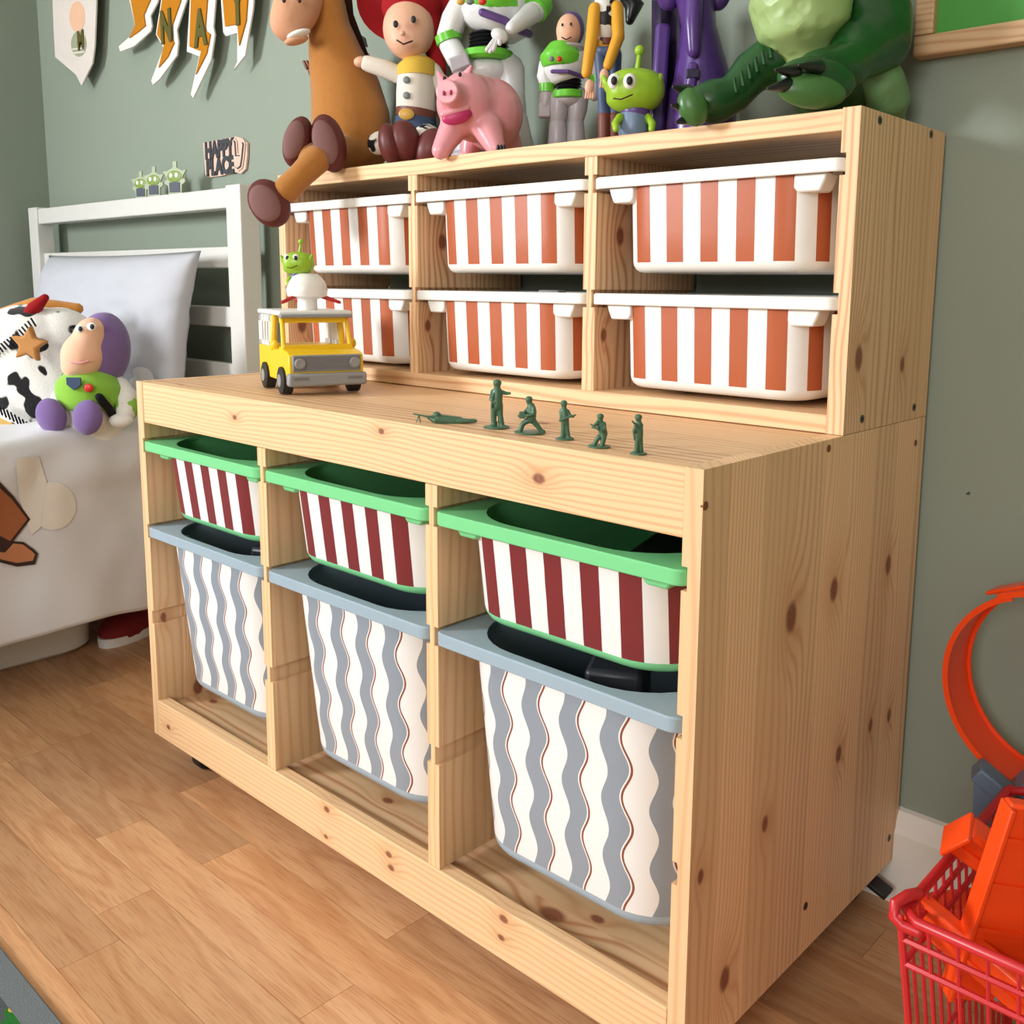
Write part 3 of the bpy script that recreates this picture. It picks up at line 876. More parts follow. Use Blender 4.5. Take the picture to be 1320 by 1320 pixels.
flat(inset([sp(*p) for p in hand], .0035), SY - .0077, .0012, 'hand_line', m_ink, sg)
flat(inset([sp(*p) for p in hand], .0055), SY - .0090, .0012, 'hand_face', m_ply, sg)

# three cut-out figures standing on the headboard
m_alien = plain('lime_green_plastic', rgb(150, 190, 44), 0.35); m_alien2 = plain('dull_green_print', rgb(122, 146, 56), 0.5)
m_navy = plain('navy_print', rgb(58, 64, 82), 0.5); m_clear = plain('pale_acrylic_edge', rgb(168, 178, 150), 0.3)
for k, (px, py, hh, lb) in enumerate(((183, 250, 34, 'leftmost of three'), (200, 248, 37, 'middle of three'), (227, 244, 40, 'rightmost of three'))):
    SYk = .392 - .004 * (k == 1)
    bx_ = at(px, py, 1, SYk)
    rt = thing('creature_standee', 'tiny flat green creature cut-out on the headboard, ' + lb, 'figurine', (bx_.x, SYk, .8385), .25, 'green cut-outs on the headboard')
    S_ = hh / 1000 * 1.45
    def sc(l): return [(a * S_, b_ * S_) for a, b_ in l]
    sil = sc([(-.32, 0), (.32, 0), (.34, .30), (.52, .40), (.5, .52), (.36, .5), (.42, .62), (.58, .80), (.36, .80), (.12, .90), (.12, 1.12), (-.06, 1.12), (-.06, .90), (-.36, .80), (-.58, .80), (-.42, .60), (-.36, .48), (-.5, .48), (-.5, .36), (-.34, .30)])
    MB().prism(sil, (0, 0, 0), (1, 0, 0), (0, 0, 1), 0, .003).build('outline', m_clear, rt, smooth=0)
    MB().prism(sc([(-.26, .05), (.26, .05), (.26, .40), (-.26, .40)]), (0, -.0031, 0), (1, 0, 0), (0, 0, 1), 0, .001).build('suit', m_navy, rt, smooth=0)
    MB().ell((0, -.0035, .60 * S_), (.36 * S_, .0015, .20 * S_)).build('head', m_alien2, rt)
    for ex in (-.14, .14): MB().ell((ex * S_, -.0052, .64 * S_), (.075 * S_, .0008, .085 * S_)).build('eye', m_whitep, rt)

# green board with a wooden frame on the wall, right
m_gboard = plain('green_board', rgb(70, 150, 60), 0.45, 0.4, 0.04); m_frame = pine('pine_board_frame', 0, 2, [], .3, tint=.82, seed=5, freq=220)
gb = thing('framed_board', 'green board in a wooden frame on the wall behind the dinosaur', 'board', (.90, WALL_Y - .001, .90))
MB().bx((.02, -.012, .018), (.98, -.002, .68)).build('board_face', m_gboard, gb, smooth=0)
MB().bx((0, -.022, 0), (1.0, 0, .021)).build('frame_rail', m_frame, gb, smooth=0, bevel=.002)
MB().bx((0, -.022, .68), (1.0, 0, .70)).build('frame_rail', m_frame, gb, smooth=0, bevel=.002)
for x0 in (0, .98): MB().bx((x0, -.022, .0215), (x0 + .02, 0, .6795)).build('frame_stile', m_frame, gb, smooth=0, bevel=.002)
# little nail in the wall
pn = at(1248, 636, 1, WALL_Y - .002); tag(MB().cyl((pn.x, WALL_Y - .004, pn.z), (pn.x, WALL_Y + .002, pn.z), .0013, n=10).build('wall_nail', m_screw), 'tiny dark nail in the green wall beside the unit', 'nail')

# ================================================================ RUG
t = NT('play_mat_print')
s_ = t.sep(t.coord()); nz = t.noise(t.coord(), 22, 2); nz2 = t.noise(t.coord(), 900, 2)
road = t.math('ABSOLUTE', t.math('SINE', t.add(t.mul(s_[0], 24.0), t.mul(nz, 4.0))))
c = t.mix(t.smooth(nz, .42, .5), rgb(46, 120, 52), rgb(88, 92, 96))
c = t.mix(t.math('GREATER_THAN', road, .93), c, rgb(222, 190, 60))
c = t.mix(t.math('GREATER_THAN', s_[1], -.028), c, rgb(122, 128, 132))
c = t.mix(t.mul(nz2, .35), c, rgb(40, 44, 40)); t.bump(nz2, .5, .002)
m_rug = t.set(c, .9, .1)
rug = tag(MB().bx((-1.1, -1.4, 0), (0, 0, .006)).build('play_mat', m_rug, bevel=.002), 'grey-edged play mat with green and yellow print on the floor', 'rug')
rug.location = (.75, -.306, FLOOR + .0005)

# ================================================================ TOYS ON THE SHELF
TOP = UT
def toy(name, label, cat, x, y, z=TOP, rz=0.735, group=None):
    f = Fr((x, y, z), rz)
    r = thing(name, label, cat, (x, y, z), rz, group)
    return r, f
ROT = lambda deg: Euler((0, math.radians(deg), 0)).to_matrix()      # turn in the picture-facing plane of the toy

# ---- plush horse
m_horse = plain('tan_plush', rgb(178, 118, 56), 0.9, 0.15, 0.07, 0.25, 120, 0.3)
m_muzzle = plain('pinkish_tan_plush', rgb(214, 160, 128), 0.85, 0.2, 0.05, 0.1, 120)
m_hoof = plain('dark_maroon_vinyl', rgb(96, 40, 38), 0.45, 0.4, 0.08)
m_sole = plain('dusky_sole', rgb(128, 90, 88), 0.7, 0.3, 0.06)
m_mane = plain('dark_brown_plush', rgb(70, 44, 34), 0.9, 0.1)
m_mouth = plain('dark_mouth', rgb(60, 26, 26), 0.6)
r, f = toy('plush_horse', 'tan plush toy horse sitting on the shelf with maroon hooves', 'plush toy', .085, .325)
P = f.P; k = f.k
b = MB()
b.tube([P(455, 178), P(452, 150), P(445, 112), P(432, 70), P(424, 32), P(420, -6), P(420, -40)], [k * 50, k * 50, k * 44, k * 34, k * 26, k * 22, k * 22], 24)
b.ell(P(458, 165), (k * 44, k * 40, k * 46))
b.tube([P(422, -45), P(405, -30), P(388, -6, -.02)], [k * 26, k * 25, k * 22], 20)
b.tube([P(470, 190, -.02), P(448, 200, -.05), P(430, 205, -.07)], [k * 24, k * 20, k * 16], 16)
b.tube([P(450, 195, -.05), P(420, 196, -.10), P(398, 200, -.13)], [k * 20, k * 18, k * 15], 16)
b.tube([P(430, 192, -.10), P(408, 206, -.14), P(388, 226, -.155), P(368, 246, -.16)], [k * 17, k * 17, k * 15, k * 16], 16)
body = b.build('body', m_horse, r, remesh=.0035, sm=10)
MB().tube([P(392, 0, -.03), P(380, 14, -.045), P(374, 28, -.05)], [k * 24, k * 28, k * 25], 20).build('muzzle', m_muzzle, r, remesh=.003, sm=10)
MB().ell(P(385, 44, -.075), (k * 15, k * 10, k * 4.5), ROT(-18)).build('teeth', m_whitep, r)
MB().ell(P(382, 52, -.07), (k * 15, k * 10, k * 5), ROT(-14)).build('lower_lip', m_muzzle, r)
for px in (366, 386): MB().ell(P(px, 0, -.085), (k * 2.4, k * 2, k * 3.4)).build('nostril', m_mouth, r)
for dx in (-11, 13): MB().ell(P(404 + dx, -52, -.04), (k * 5, k * 4, k * 7)).build('eye', m_black, r)
for sx in (-1, 1): MB().tube([P(420 + 16 * sx, -66), P(424 + 24 * sx, -88)], [k * 8, k * 2.5], 12).build('ear', m_horse, r)
MB().tube([P(432, -70, .02), P(444, -20, .02), P(448, 20, .025), P(464, 60, .03), P(478, 92, .03)], [k * 9, k * 8, k * 8, k * 7, k * 4], 10).build('mane', m_mane, r)
MB().ell(P(440, 7, .01), (k * 9, k * 5, k * 6), ROT(30)).build('mane_tuft', m_mane, r)
def hoof(px, py, d, rx, rz_, tilt, face=0.0):
    R_ = ROT(tilt)
    o = MB().ell(P(px, py, d), (k * rx, k * 16, k * rz_), R_).build('hoof', m_hoof, r)
    c_ = P(px, py, d) + R_ @ Vector((-k * 2, -k * 12, 0))
    MB().ell(c_, (k * rx * .72, k * 5.5, k * rz_ * .76), R_).build('sole', m_sole, o)
hoof(384, 183, -.13, 17, 30, 16)
hoof(424, 185, -.13, 20, 34, -14)
hoof(347, 262, -.165, 23, 29, -32)

# ---- small doll behind the horse, holding a pick
m_skin = plain('peach_vinyl', rgb(228, 176, 148), 0.5, 0.4, 0.04)
m_steel = plain('grey_toy_metal', rgb(120, 126, 128), 0.3, 0.5); m_brown = plain('brown_vinyl', rgb(116, 68, 44), 0.5)
m_red2 = plain('red_felt', rgb(150, 26, 32), 0.85, 0.15, 0.06, 0.15, 150); m_redhair = plain('red_yarn', rgb(158, 28, 34), 0.85, 0.15, 0.1, .3, 150)
m_cloth_w = plain('cream_cloth', rgb(226, 218, 206), 0.85, 0.15, 0.04, 0.1, 200); m_yellowc = plain('yellow_cloth', rgb(214, 178, 74), 0.85, 0.15)
m_jean = plain('blue_denim', rgb(66, 82, 110), 0.8, 0.2, 0.1, .1, 300); m_leather = plain('brown_leather', rgb(112, 58, 42), 0.5)
m_gold = plain('gold_plastic', rgb(206, 160, 70), 0.35)
r, f = toy('miner_doll', 'small doll mostly hidden behind the plush horse, raising a grey pick', 'doll', .055, .415)
P = f.P; k = f.k
b = MB(); b.tube([P(440, 212), P(440, 150), P(440, 110)], [k * 22, k * 24, k * 16], 16); b.build('torso', m_brown, r)
MB().tube([P(440, 118), P(458, 100), P(466, 82)], [k * 10, k * 8, k * 7], 12).build('sleeve', m_brown, r)
MB().tube([P(432, 118), P(412, 104), P(403, 92)], [k * 10, k * 8, k * 6], 12).build('sleeve', m_brown, r)
for dx in (-4, 0, 4): MB().tube([P(400 + dx, 88), P(396 + dx, 80)], k * 2.2, 8).build('finger', m_brown, r)
MB().ell(P(468, 73), (k * 9, k * 7, k * 7)).build('hand', m_skin, r)
MB().ell(P(440, 88), (k * 18, k * 16, k * 20)).build('head', m_skin, r)
MB().lathe([(k * 32, 0), (k * 33, k * 2), (k * 17, k * 4), (k * 15, k * 18), (k * 4, k * 22)], P(440, 76), cap0=True, cap1=True).build('hat', m_brown, r)
pk = MB(); pk.tube([P(462, 92), P(458, 50)], k * 2.6, 8, mi=0)
pk.tube([P(444, 58), P(452, 50), P(460, 47), P(469, 52), P(473, 60)], [k * 1.2, k * 4, k * 5, k * 4, k * 1.2], 10, mi=1)
pko = pk.build('pick', [m_brown, m_steel], r)

# ---- cowgirl-style rag doll
r, f = toy('rag_doll', 'rag doll with wide red hat, white shirt and yellow yoke beside the pig', 'doll', .225, .385)
P = f.P; k = f.k
b = MB(); b.tube([P(536, 146), P(536, 120), P(537, 92), P(536, 80)], [k * 25, k * 25, k * 24, k * 16], 20); b.build('shirt', m_cloth_w, r)
b = MB(); b.tube([P(538, 99), P(538, 92), P(537, 82), P(536, 74)], [k * 26, k * 26, k * 24, k * 14], 20, round_caps=False); b.build('yoke', m_yellowc, r)
for py in (103, 123): MB().ell(P(524, py, -.03), (k * 4.5, k * 1.5, k * 4.5)).build('button', m_steel, r)
MB().tube([P(513, 96), P(494, 88), P(474, 82)], [k * 11, k * 11, k * 10], 14).build('arm', m_cloth_w, r)
MB().ell(P(466, 80), (k * 10, k * 8, k * 7)).build('hand', m_skin, r)
MB().tube([P(558, 92), P(572, 116), P(578, 146, -.01)], [k * 11, k * 11, k * 9], 14).build('arm', m_cloth_w, r)
MB().ell(P(580, 152, -.01), (k * 8, k * 8, k * 9)).build('hand', m_skin, r)
b = MB(); b.tube([P(536, 152), P(537, 142)], [k * 26, k * 26], 20, round_caps=False); bo = b.build('belt', m_leather, r)
MB().ell(P(524, 147, -.032), (k * 10, k * 2.5, k * 7)).build('buckle', m_gold, bo)
b = MB(); b.tube([P(536, 178), P(536, 154)], [k * 29, k * 26], 18); b.build('hips', m_jean, r)
t = NT('cow_print_cloth'); nz = t.noise(t.coord(), 46, 1)
m_cow = t.set(t.mix(t.smooth(nz, .52, .56), rgb(232, 228, 220), rgb(28, 26, 28)), .8, .2)
for (a0, a1, a2, bp) in (((522, 178), (505, 182), (488, 185), (516, 186)), ((552, 176), (548, 178), (546, 180), (560, 182))):
    MB().tube([P(*a0), P(*a1, -.04), P(*a2, -.06)], [k * 17, k * 16, k * 14], 14).build('chaps', m_cow, r)
for px, py, rx in ((503, 186, 14), (522, 182, 19), (556, 192, 20)):
    o = MB().ell(P(px, py, -.085), (k * rx, k * 18, k * 25), ROT(-12 if px < 530 else 22)).build('boot', m_hoof, r)
# head
b = MB(); b.ell(P(527, 38), (k * 33, k * 31, k * 37)); b.ell(P(527, 52, -.008), (k * 27, k * 24, k * 22)); b.tube([P(533, 72), P(533, 80)], k * 11, 12)
hd = b.build('head', m_skin, r, remesh=.0028, sm=8)
MB().ell(P(519, 43, -.046), (k * 3.6, k * 4, k * 3.2)).build('nose', m_skin, hd)
for px, py in ((510, 31), (533, 25)):
    e = MB().ell(P(px, py, -.042), (k * 3.2, k * 2, k * 4.4)).build('eye', m_black, hd)
MB().tube([P(512, 52, -.046), P(520, 57, -.047), P(531, 53, -.043)], k * 1.2, 6).build('smile', m_mouth, hd)
b = MB()
b.ell(P(530, 10, .012), (k * 38, k * 30, k * 30)); b.ell(P(553, 34, .015), (k * 16, k * 20, k * 30))
b.tube([P(556, 52, .02), P(562, 72, .02), P(566, 92, .01), P(568, 106, .01)], [k * 13, k * 12, k * 10, k * 5], 14)
b.build('hair', m_redhair, r, remesh=.003, sm=4)
HR = Euler((math.radians(72), math.radians(-14), 0)).to_matrix()
hc = P(530, -2, .035)
MB().lathe([(k * 30, k * 3), (k * 50, k * 1), (k * 66, k * 8), (k * 69, k * 10), (k * 66, k * 4), (k * 50, -k * 3), (k * 28, -k * 2)], hc, HR, n=36).build('hat_brim', m_red2, r)
MB().lathe([(k * 34, k * 2), (k * 33, -k * 14), (k * 30, -k * 34), (k * 20, -k * 42), (k * 3, -k * 40)], hc, HR, n=28, cap1=True).build('hat_crown', m_red2, r)

# ---- astronaut action figures (one builder, two sizes)
m_suit = plain('white_toy_plastic', rgb(222, 222, 224), 0.3, 0.5, 0.02); m_lime = plain('lime_toy_plastic', rgb(104, 196, 52), 0.3, 0.5, 0.03)
m_purple = plain('purple_toy_plastic', rgb(92, 64, 128), 0.35, 0.5); m_greyp = plain('pale_grey_plastic', rgb(176, 170, 178), 0.35, 0.5); m_dark = plain('black_toy_plastic', rgb(28, 28, 30), 0.35, 0.5)
m_redb = plain('red_button', rgb(206, 44, 32), 0.3)
r, f = toy('astronaut_figure', 'tall white and green toy astronaut standing behind the pink pig', 'action figure', .372, .404)
P = f.P; k = f.k
MB().tube([P(636, 46), P(638, 38), P(640, 24), P(642, 8), P(643, -16), P(643, -28)], [k * 30, k * 40, k * 46, k * 47, k * 44, k * 26], 28, round_caps=False).build('torso', m_suit, r, smooth=60)
MB().tube([P(634, 16, -.008), P(636, 8, -.009), P(639, -14, -.008), P(641, -30, -.004)], [k * 38, k * 44, k * 44, k * 26], 28, round_caps=False).build('chest_panel', m_lime, r, bevel=.002)
for px, c_ in ((622, m_redb), (606, m_steel), (594, m_gold)): MB().ell(P(px, 2, -.072), (k * 5, k * 3, k * 4)).build('button', c_, r)
MB().tube([P(622, 16, -.061), P(650, 26, -.062), P(672, 40, -.044), P(682, 44, -.020)], k * 5, 8).build('strap', m_purple, r)
wa = MB()
for i in range(5): wa.lathe([(k * 22, 0), (k * 25.5, k * 2.4), (k * 22, k * 4.8)], P(630, 68 - 5 * i), n=24, cap0=True, cap1=True)
wa.build('waist', m_dark, r)
MB().tube([P(628, 80), P(628, 76), P(628, 68), P(628, 66)], [k * 30, k * 34, k * 33, k * 28], 24, round_caps=False).build('belt', m_lime, r)
MB().ell(P(628, 92), (k * 33, k * 26, k * 18)).build('hips', m_suit, r)
for px, px2 in ((606, 600), (656, 664)):
    lg = MB().tube([P(px, 90), P((px + px2) / 2, 125), P(px2, 150)], [k * 20, k * 17, k * 15], 16).build('leg', m_suit, r)
    MB().tube([P(px2, 152), P(px2 + 2, 176), P(px2 + 4, 196)], [k * 16, k * 19, k * 22], 16).build('shin', m_greyp if px < 630 else m_suit, lg)
    MB().ell(P(px2 + 3, 203, -.015), (k * 22, k * 32, k * 10)).build('boot', m_greyp, lg)
ar = MB().tube([P(597, 6), P(585, 26), P(578, 48)], [k * 17, k * 16, k * 15], 14).build('arm', m_suit, r)
MB().tube([P(577, 44), P(580, 54)], k * 17, 16, round_caps=False).build('elbow_ring', m_lime, ar)
MB().tube([P(580, 58), P(590, 76, -.02)], [k * 14, k * 14], 14).build('forearm', m_suit, ar)
MB().box(P(593, 82, -.03), (k * 26, k * 20, k * 18), ROT(-20)).build('gauntlet', m_greyp, ar, bevel=.003)
ar = MB().tube([P(688, -10), P(696, 2), P(690, 14, -.03)], [k * 17, k * 16, k * 14], 14).build('arm', m_suit, r)
MB().tube([P(697, 4, -.02), P(689, 14, -.032)], k * 16.5, 16, round_caps=False).build('elbow_ring', m_lime, ar)
MB().tube([P(684, 18, -.04), P(660, 36, -.07)], [k * 13, k * 8], 14).build('forearm', m_suit, ar)
hn = MB(); hn.ell(P(644, 46, -.075), (k * 11, k * 8, k * 8), ROT(30))
for dx, dy in ((-8, 14), (-4, 16), (0, 14), (8, 6)): hn.tube([P(640 + dx * .4, 48 + dy * .3, -.078), P(636 + dx, 50 + dy, -.08)], k * 2.8, 8)
hn.build('hand', m_suit, ar)
hl = MB(); hl.ell(P(642, -62), (k * 40, k * 38, k * 40)); ho = hl.build('helmet', m_suit, r)
MB().ell(P(636, -60, -.022), (k * 30, k * 24, k * 26)).build('visor', m_dark, ho)

r, f = toy('astronaut_figure', 'small astronaut toy with peach face and green chest, left of the cowboy', 'action figure', .498, .375)
P = f.P; k = f.k
MB().tube([P(732, 106), P(731, 102), P(729, 90), P(727, 74), P(728, 62)], [k * 18, k * 23, k * 28, k * 29, k * 18], 24, round_caps=False).build('torso', m_suit, r, smooth=60)
MB().tube([P(725, 88, -.005), P(725, 84, -.005), P(724, 74, -.005), P(726, 60, -.002)], [k * 24, k * 26.5, k * 28, k * 18], 24, round_caps=False).build('chest_panel', m_lime, r, bevel=.0015)
for px, c_ in ((721, m_redb), (711, m_steel)): MB().ell(P(px, 76, -.0385), (k * 3.4, k * 2, k * 3.4)).build('button', c_, r)
MB().tube([P(712, 92, -.026), P(732, 92, -.031), P(752, 99, -.018)], k * 2.6, 8).build('strap', m_purple, r)
wa = MB()
for i in range(4): wa.lathe([(k * 15, 0), (k * 18, k * 2.2), (k * 15, k * 4.4)], P(732, 120 - 4.5 * i), n=22, cap0=True, cap1=True)
wa.build('waist', m_dark, r)
MB().tube([P(732, 128), P(732, 118)], [k * 22, k * 21], 22, round_caps=False).build('belt', m_lime, r, bevel=.0015)
MB().ell(P(732, 130), (k * 22, k * 17, k * 9)).build('hips', m_greyp, r)
for px, px2 in ((721, 719), (746, 742)):
    lg = MB().tube([P(px, 126), P((px + px2) / 2, 142), P(px2, 158)], [k * 13, k * 13, k * 10], 14).build('leg', m_greyp, r)
    MB().tube([P(px2, 160), P(px2, 184)], [k * 11, k * 13], 14).build('shin', m_greyp, lg)
    MB().ell(P(px2, 190, -.008), (k * 13, k * 20, k * 6)).build('boot', m_greyp, lg)
ar = MB().tube([P(704, 82), P(701, 98), P(705, 112)], [k * 9, k * 9, k * 8], 12).build('arm', m_suit, r)
MB().tube([P(705, 108), P(705, 119)], k * 10, 14, round_caps=False).build('elbow_ring', m_lime, ar)
MB().tube([P(705, 120), P(703, 136)], [k * 9, k * 8], 12).build('forearm', m_greyp, ar)
MB().box(P(702, 143), (k * 15, k * 14, k * 17)).build('hand', m_greyp, ar, bevel=.002)
ar = MB().tube([P(752, 74), P(766, 86), P(770, 104)], [k * 10, k * 9, k * 8], 12).build('arm', m_suit, r)
MB().tube([P(768, 97), P(770, 107)], k * 10, 14, round_caps=False).build('elbow_ring', m_lime, ar)
MB().tube([P(770, 108), P(766, 122, -.015)], [k * 8, k * 8], 12).build('forearm', m_greyp, ar)
hd = MB(); hd.ell(P(733, 40), (k * 16, k * 15, k * 21)); hd.ell(P(731, 50, -.004), (k * 13, k * 12, k * 12)); ho = hd.build('head', m_skin, r, remesh=.0016, sm=6)
MB().ell(P(737, 38, .006), (k * 16.5, k * 14, k * 22)).build('hood', m_purple, r)
for px in (725, 736): MB().ell(P(px, 32 - (px - 725) * .1, -.0185), (k * 1.5, k * 1, k * 2)).build('eye', m_black, ho)
MB().tube([P(724, 48, -.021), P(730, 51, -.021), P(736, 48, -.019)], k * .8, 6).build('smile', m_mouth, ho)
MB().lathe([(k * 22, 0), (k * 24, k * 3), (k * 22, k * 6), (k * 19, k * 4)], P(731, 66), n=24).build('collar', m_greyp, r)

# ---- piggy bank
m_pig = plain('pink_ceramic', rgb(232, 158, 168), 0.28, 0.5, 0.02); m_pigm = plain('magenta_mouth', rgb(186, 40, 100), 0.4)
r, f = toy('toy_pig', 'glossy pink toy pig with black hooves at the shelf edge', 'toy pig', .400, .288)
P = f.P; k = f.k
b = MB(); b.ell(P(634, 148, .016), (k * 41, k * 46, k * 46)); b.ell(P(600, 134, -.022), (k * 37, k * 34, k * 39)); b.ell(P(612, 140, 0), (k * 42, k * 42, k * 42))
b.tube([P(588, 128, -.045), P(580, 120, -.062)], [k * 20, k * 15], 18)
b.tube([P(588, 160, -.02), P(568, 194, -.035)], [k * 20, k * 12], 16)
b.tube([P(628, 165, -.03), P(640, 192, -.045)], [k * 20, k * 12], 16)
b.tube([P(650, 170, .04), P(662, 192, .04)], [k * 20, k * 13], 16)
b.tube([P(612, 170, .05), P(606, 198, .05)], [k * 18, k * 13], 16)
body = b.build('body', m_pig, r, remesh=.0024, sm=10)
MB().tube([P(582, 121, -.060), P(576, 118, -.078)], [k * 15.5, k * 14.5], 18, round_caps=False).build('snout', m_pig, r, bevel=.002)
for px, py in ((572, 120), (581, 119)): MB().ell(P(px, py, -.080), (k * 1.8, k * 2.5, k * 3)).build('nostril', m_pigm, r)
for px, py in ((573, 101), (593, 96)): MB().ell(P(px, py, -.052), (k * 2.2, k * 2, k * 2.8)).build('eye', m_black, r)
for a, c_ in (((571, 104), (565, 93)), ((602, 98), (607, 86))):
    MB().tube([P(*a, -.03), P(*c_, -.035)], [k * 8, k * 2], 10).build('ear', m_pig, r)
mo = MB(); mo.ell(P(589, 150, -.053), (k * 19, k * 6, k * 10), ROT(-14)); mo.build('mouth', m_pigm, r)
MB().ell(P(587, 143, -.053), (k * 20, k * 6.5, k * 6), ROT(-15)).build('upper_lip', m_pig, r)
for dx in (-4, 0, 4): MB().ell(P(646 + dx, 191, -.060), (k * 2, k * 3, k * 4.4)).build('hoof', m_black, r)

# ---- cowboy figure
m_shirt = plain('golden_shirt', rgb(222, 160, 44), 0.5, 0.4, 0.06); m_jean2 = plain('blue_toy_jeans', rgb(74, 92, 128), 0.5)
t = NT('cow_print_vest'); nz = t.noise(t.coord(), 62, 1)
m_vest = t.set(t.mix(t.smooth(nz, .55, .58), rgb(228, 226, 222), rgb(26, 26, 28)), .45, .4)
r, f = toy('cowboy_figure', 'thin toy cowboy in golden shirt and jeans behind the green creature', 'action figure', .560, .355)
P = f.P; k = f.k
MB().tube([P(781, 56), P(780, 36), P(780, 14), P(781, 4)], [k * 14, k * 16, k * 18, k * 10], 18).build('shirt', m_shirt, r)
MB().tube([P(780, 44, -.003), P(780, 26, -.005), P(780, 8, -.002)], [k * 14, k * 17, k * 15], 18).build('vest', m_vest, r)
MB().tube([P(781, 6), P(780, -3)], [k * 15, k * 10], 14, round_caps=False).build('neckerchief', m_redb, r)
b_ = MB().tube([P(781, 60), P(781, 52)], k * 15.5, 18, round_caps=False).build('belt', m_leather, r)
MB().ell(P(772, 56, -.02), (k * 5, k * 1.5, k * 4)).build('buckle', m_gold, b_)
MB().ell(P(782, 66), (k * 15, k * 13, k * 11)).build('hips', m_jean2, r)
for px, px2 in ((775, 779), (792, 792)):
    lg = MB().tube([P(px, 70), P((px + px2) / 2, 108), P(px2, 148)], [k * 9.5, k * 8, k * 7.5], 12).build('leg', m_jean2, r)
    MB().tube([P(px2, 150), P(px2, 180)], [k * 8.5, k * 8], 12).build('boot', m_leather, lg)
    MB().ell(P(px2 - 2, 186, -.008), (k * 8, k * 15, k * 5)).build('boot_foot', m_leather, lg)
for pts, hp in (([(767, 12), (763, 50), (756, 94)], (760, 112)), ([(795, 10), (797, 48), (784, 84)], (779, 98))):
    ar = MB().tube([P(p[0], p[1], -.012 - .012 * i) for i, p in enumerate(pts)], [k * 8.5, k * 8, k * 6.5], 12).build('arm', m_shirt, r)
    h_ = MB(); h_.ell(P(*hp, -.04), (k * 6, k * 4.5, k * 9))
    for dx in (-4, -1, 2, 5): h_.tube([P(hp[0] + dx, hp[1] + 6, -.04), P(hp[0] + dx - 1, hp[1] + 14, -.043)], k * 1.6, 6)
    h_.build('hand', m_skin, ar)
hd = MB().ell(P(782, -28), (k * 17, k * 16, k * 24)).build('head', m_skin, r)
for px in (774, 786): MB().ell(P(px, -32, -.021), (k * 2, k * 1.5, k * 3)).build('eye', m_black, hd)
MB().lathe([(k * 14, 0), (k * 36, k * 2), (k * 38, k * 5), (k * 20, k * 5), (k * 17, k * 24), (k * 5, k * 22)], P(783, -46), n=28, cap0=True, cap1=True).build('hat', m_brown, r)
MB().tube([P(806, -8, .03), P(818, 8, .035), P(812, 26, .03)], [k * 10, k * 13, k * 6], 12).build('backpack', m_dark, r)

# ---- green creature
m_blue = plain('grey_blue_suit', rgb(112, 132, 160), 0.4, 0.45)
def creature(name, label, x, y, z, px, py, S, rz=.735, base=True):
    """px, py = centre of the head; S = picture size factor (1 = the large one)"""
    r, f = toy(name, label, 'figurine', x, y, z, rz)
    P0 = f.P; k = f.k * S
    def P(dx, dy, d=0.0): return P0(px + dx * S, py + dy * S, d * S)
    hd = MB(); hd.ell(P(0, -2), (k * 38, k * 30, k * 26), p=.82); hd.ell(P(-2, 10), (k * 36, k * 28, k * 18))
    ho = hd.build('head', m_alien, r, remesh=.0018 * max(S, .6), sm=8)
    MB().tube([P(2, -24), P(4, -38), P(5, -46)], [k * 4.4, k * 3.2, k * 3], 12).build('antenna', m_alien, r)
    MB().ell(P(5.5, -53), k * 6.5).build('antenna_ball', m_alien, r)
    for ex, ey in ((-27, -15), (-7, -15)):
        e = MB().ell(P(ex, ey + 2, -.024 + (.006 if ex < -20 else 0)), (k * 8.5, k * 5, k * 10)).build('eye', m_whitep, r)
        MB().ell(P(ex - .5, ey + 1, -.0305 + (.006 if ex < -20 else 0)), (k * 4, k * 2, k * 5.4)).build('pupil', m_black, e)
    MB().tube([P(-28, 9, -.024), P(-18, 10, -.030), P(-4, 4, -.031)], k * 1.0, 6).build('smile', m_mouth, r)
    MB().ell(P(27, -8, -.012), (k * 6, k * 8, k * 16), ROT(24)).build('ear', m_alien, r)
    MB().ell(P(-37, -8, .006), (k * 5, k * 8, k * 14), ROT(-24)).build('ear', m_alien, r)
    MB().tube([P(0, 24), P(-2, 36), P(-3, 50)], [k * 17, k * 19, k * 20], 18).build('suit', m_blue, r)
    MB().tube([P(0, 25), P(0, 27)], k * 19, 18).build('collar', m_purple, r)
    for sx in (-1, 1):
        MB().tube([P(sx * 18 - 2, 34, -.008), P(sx * 24 - 2, 42, -.014), P(sx * 23 - 2, 48, -.018)], [k * 6, k * 5, k * 4.4], 10).build('arm', m_alien, r)
    if base:
        for sx in (-1, 1): MB().tube([P(sx * 9 - 3, 56), P(sx * 9 - 3, 61)], [k * 9, k * 10], 12).build('foot', m_blue, r)
    return r
creature('creature_figure', 'lime green creature figure with antenna in a blue suit on the shelf', .640, .285, TOP, 819, 118, 1.0)

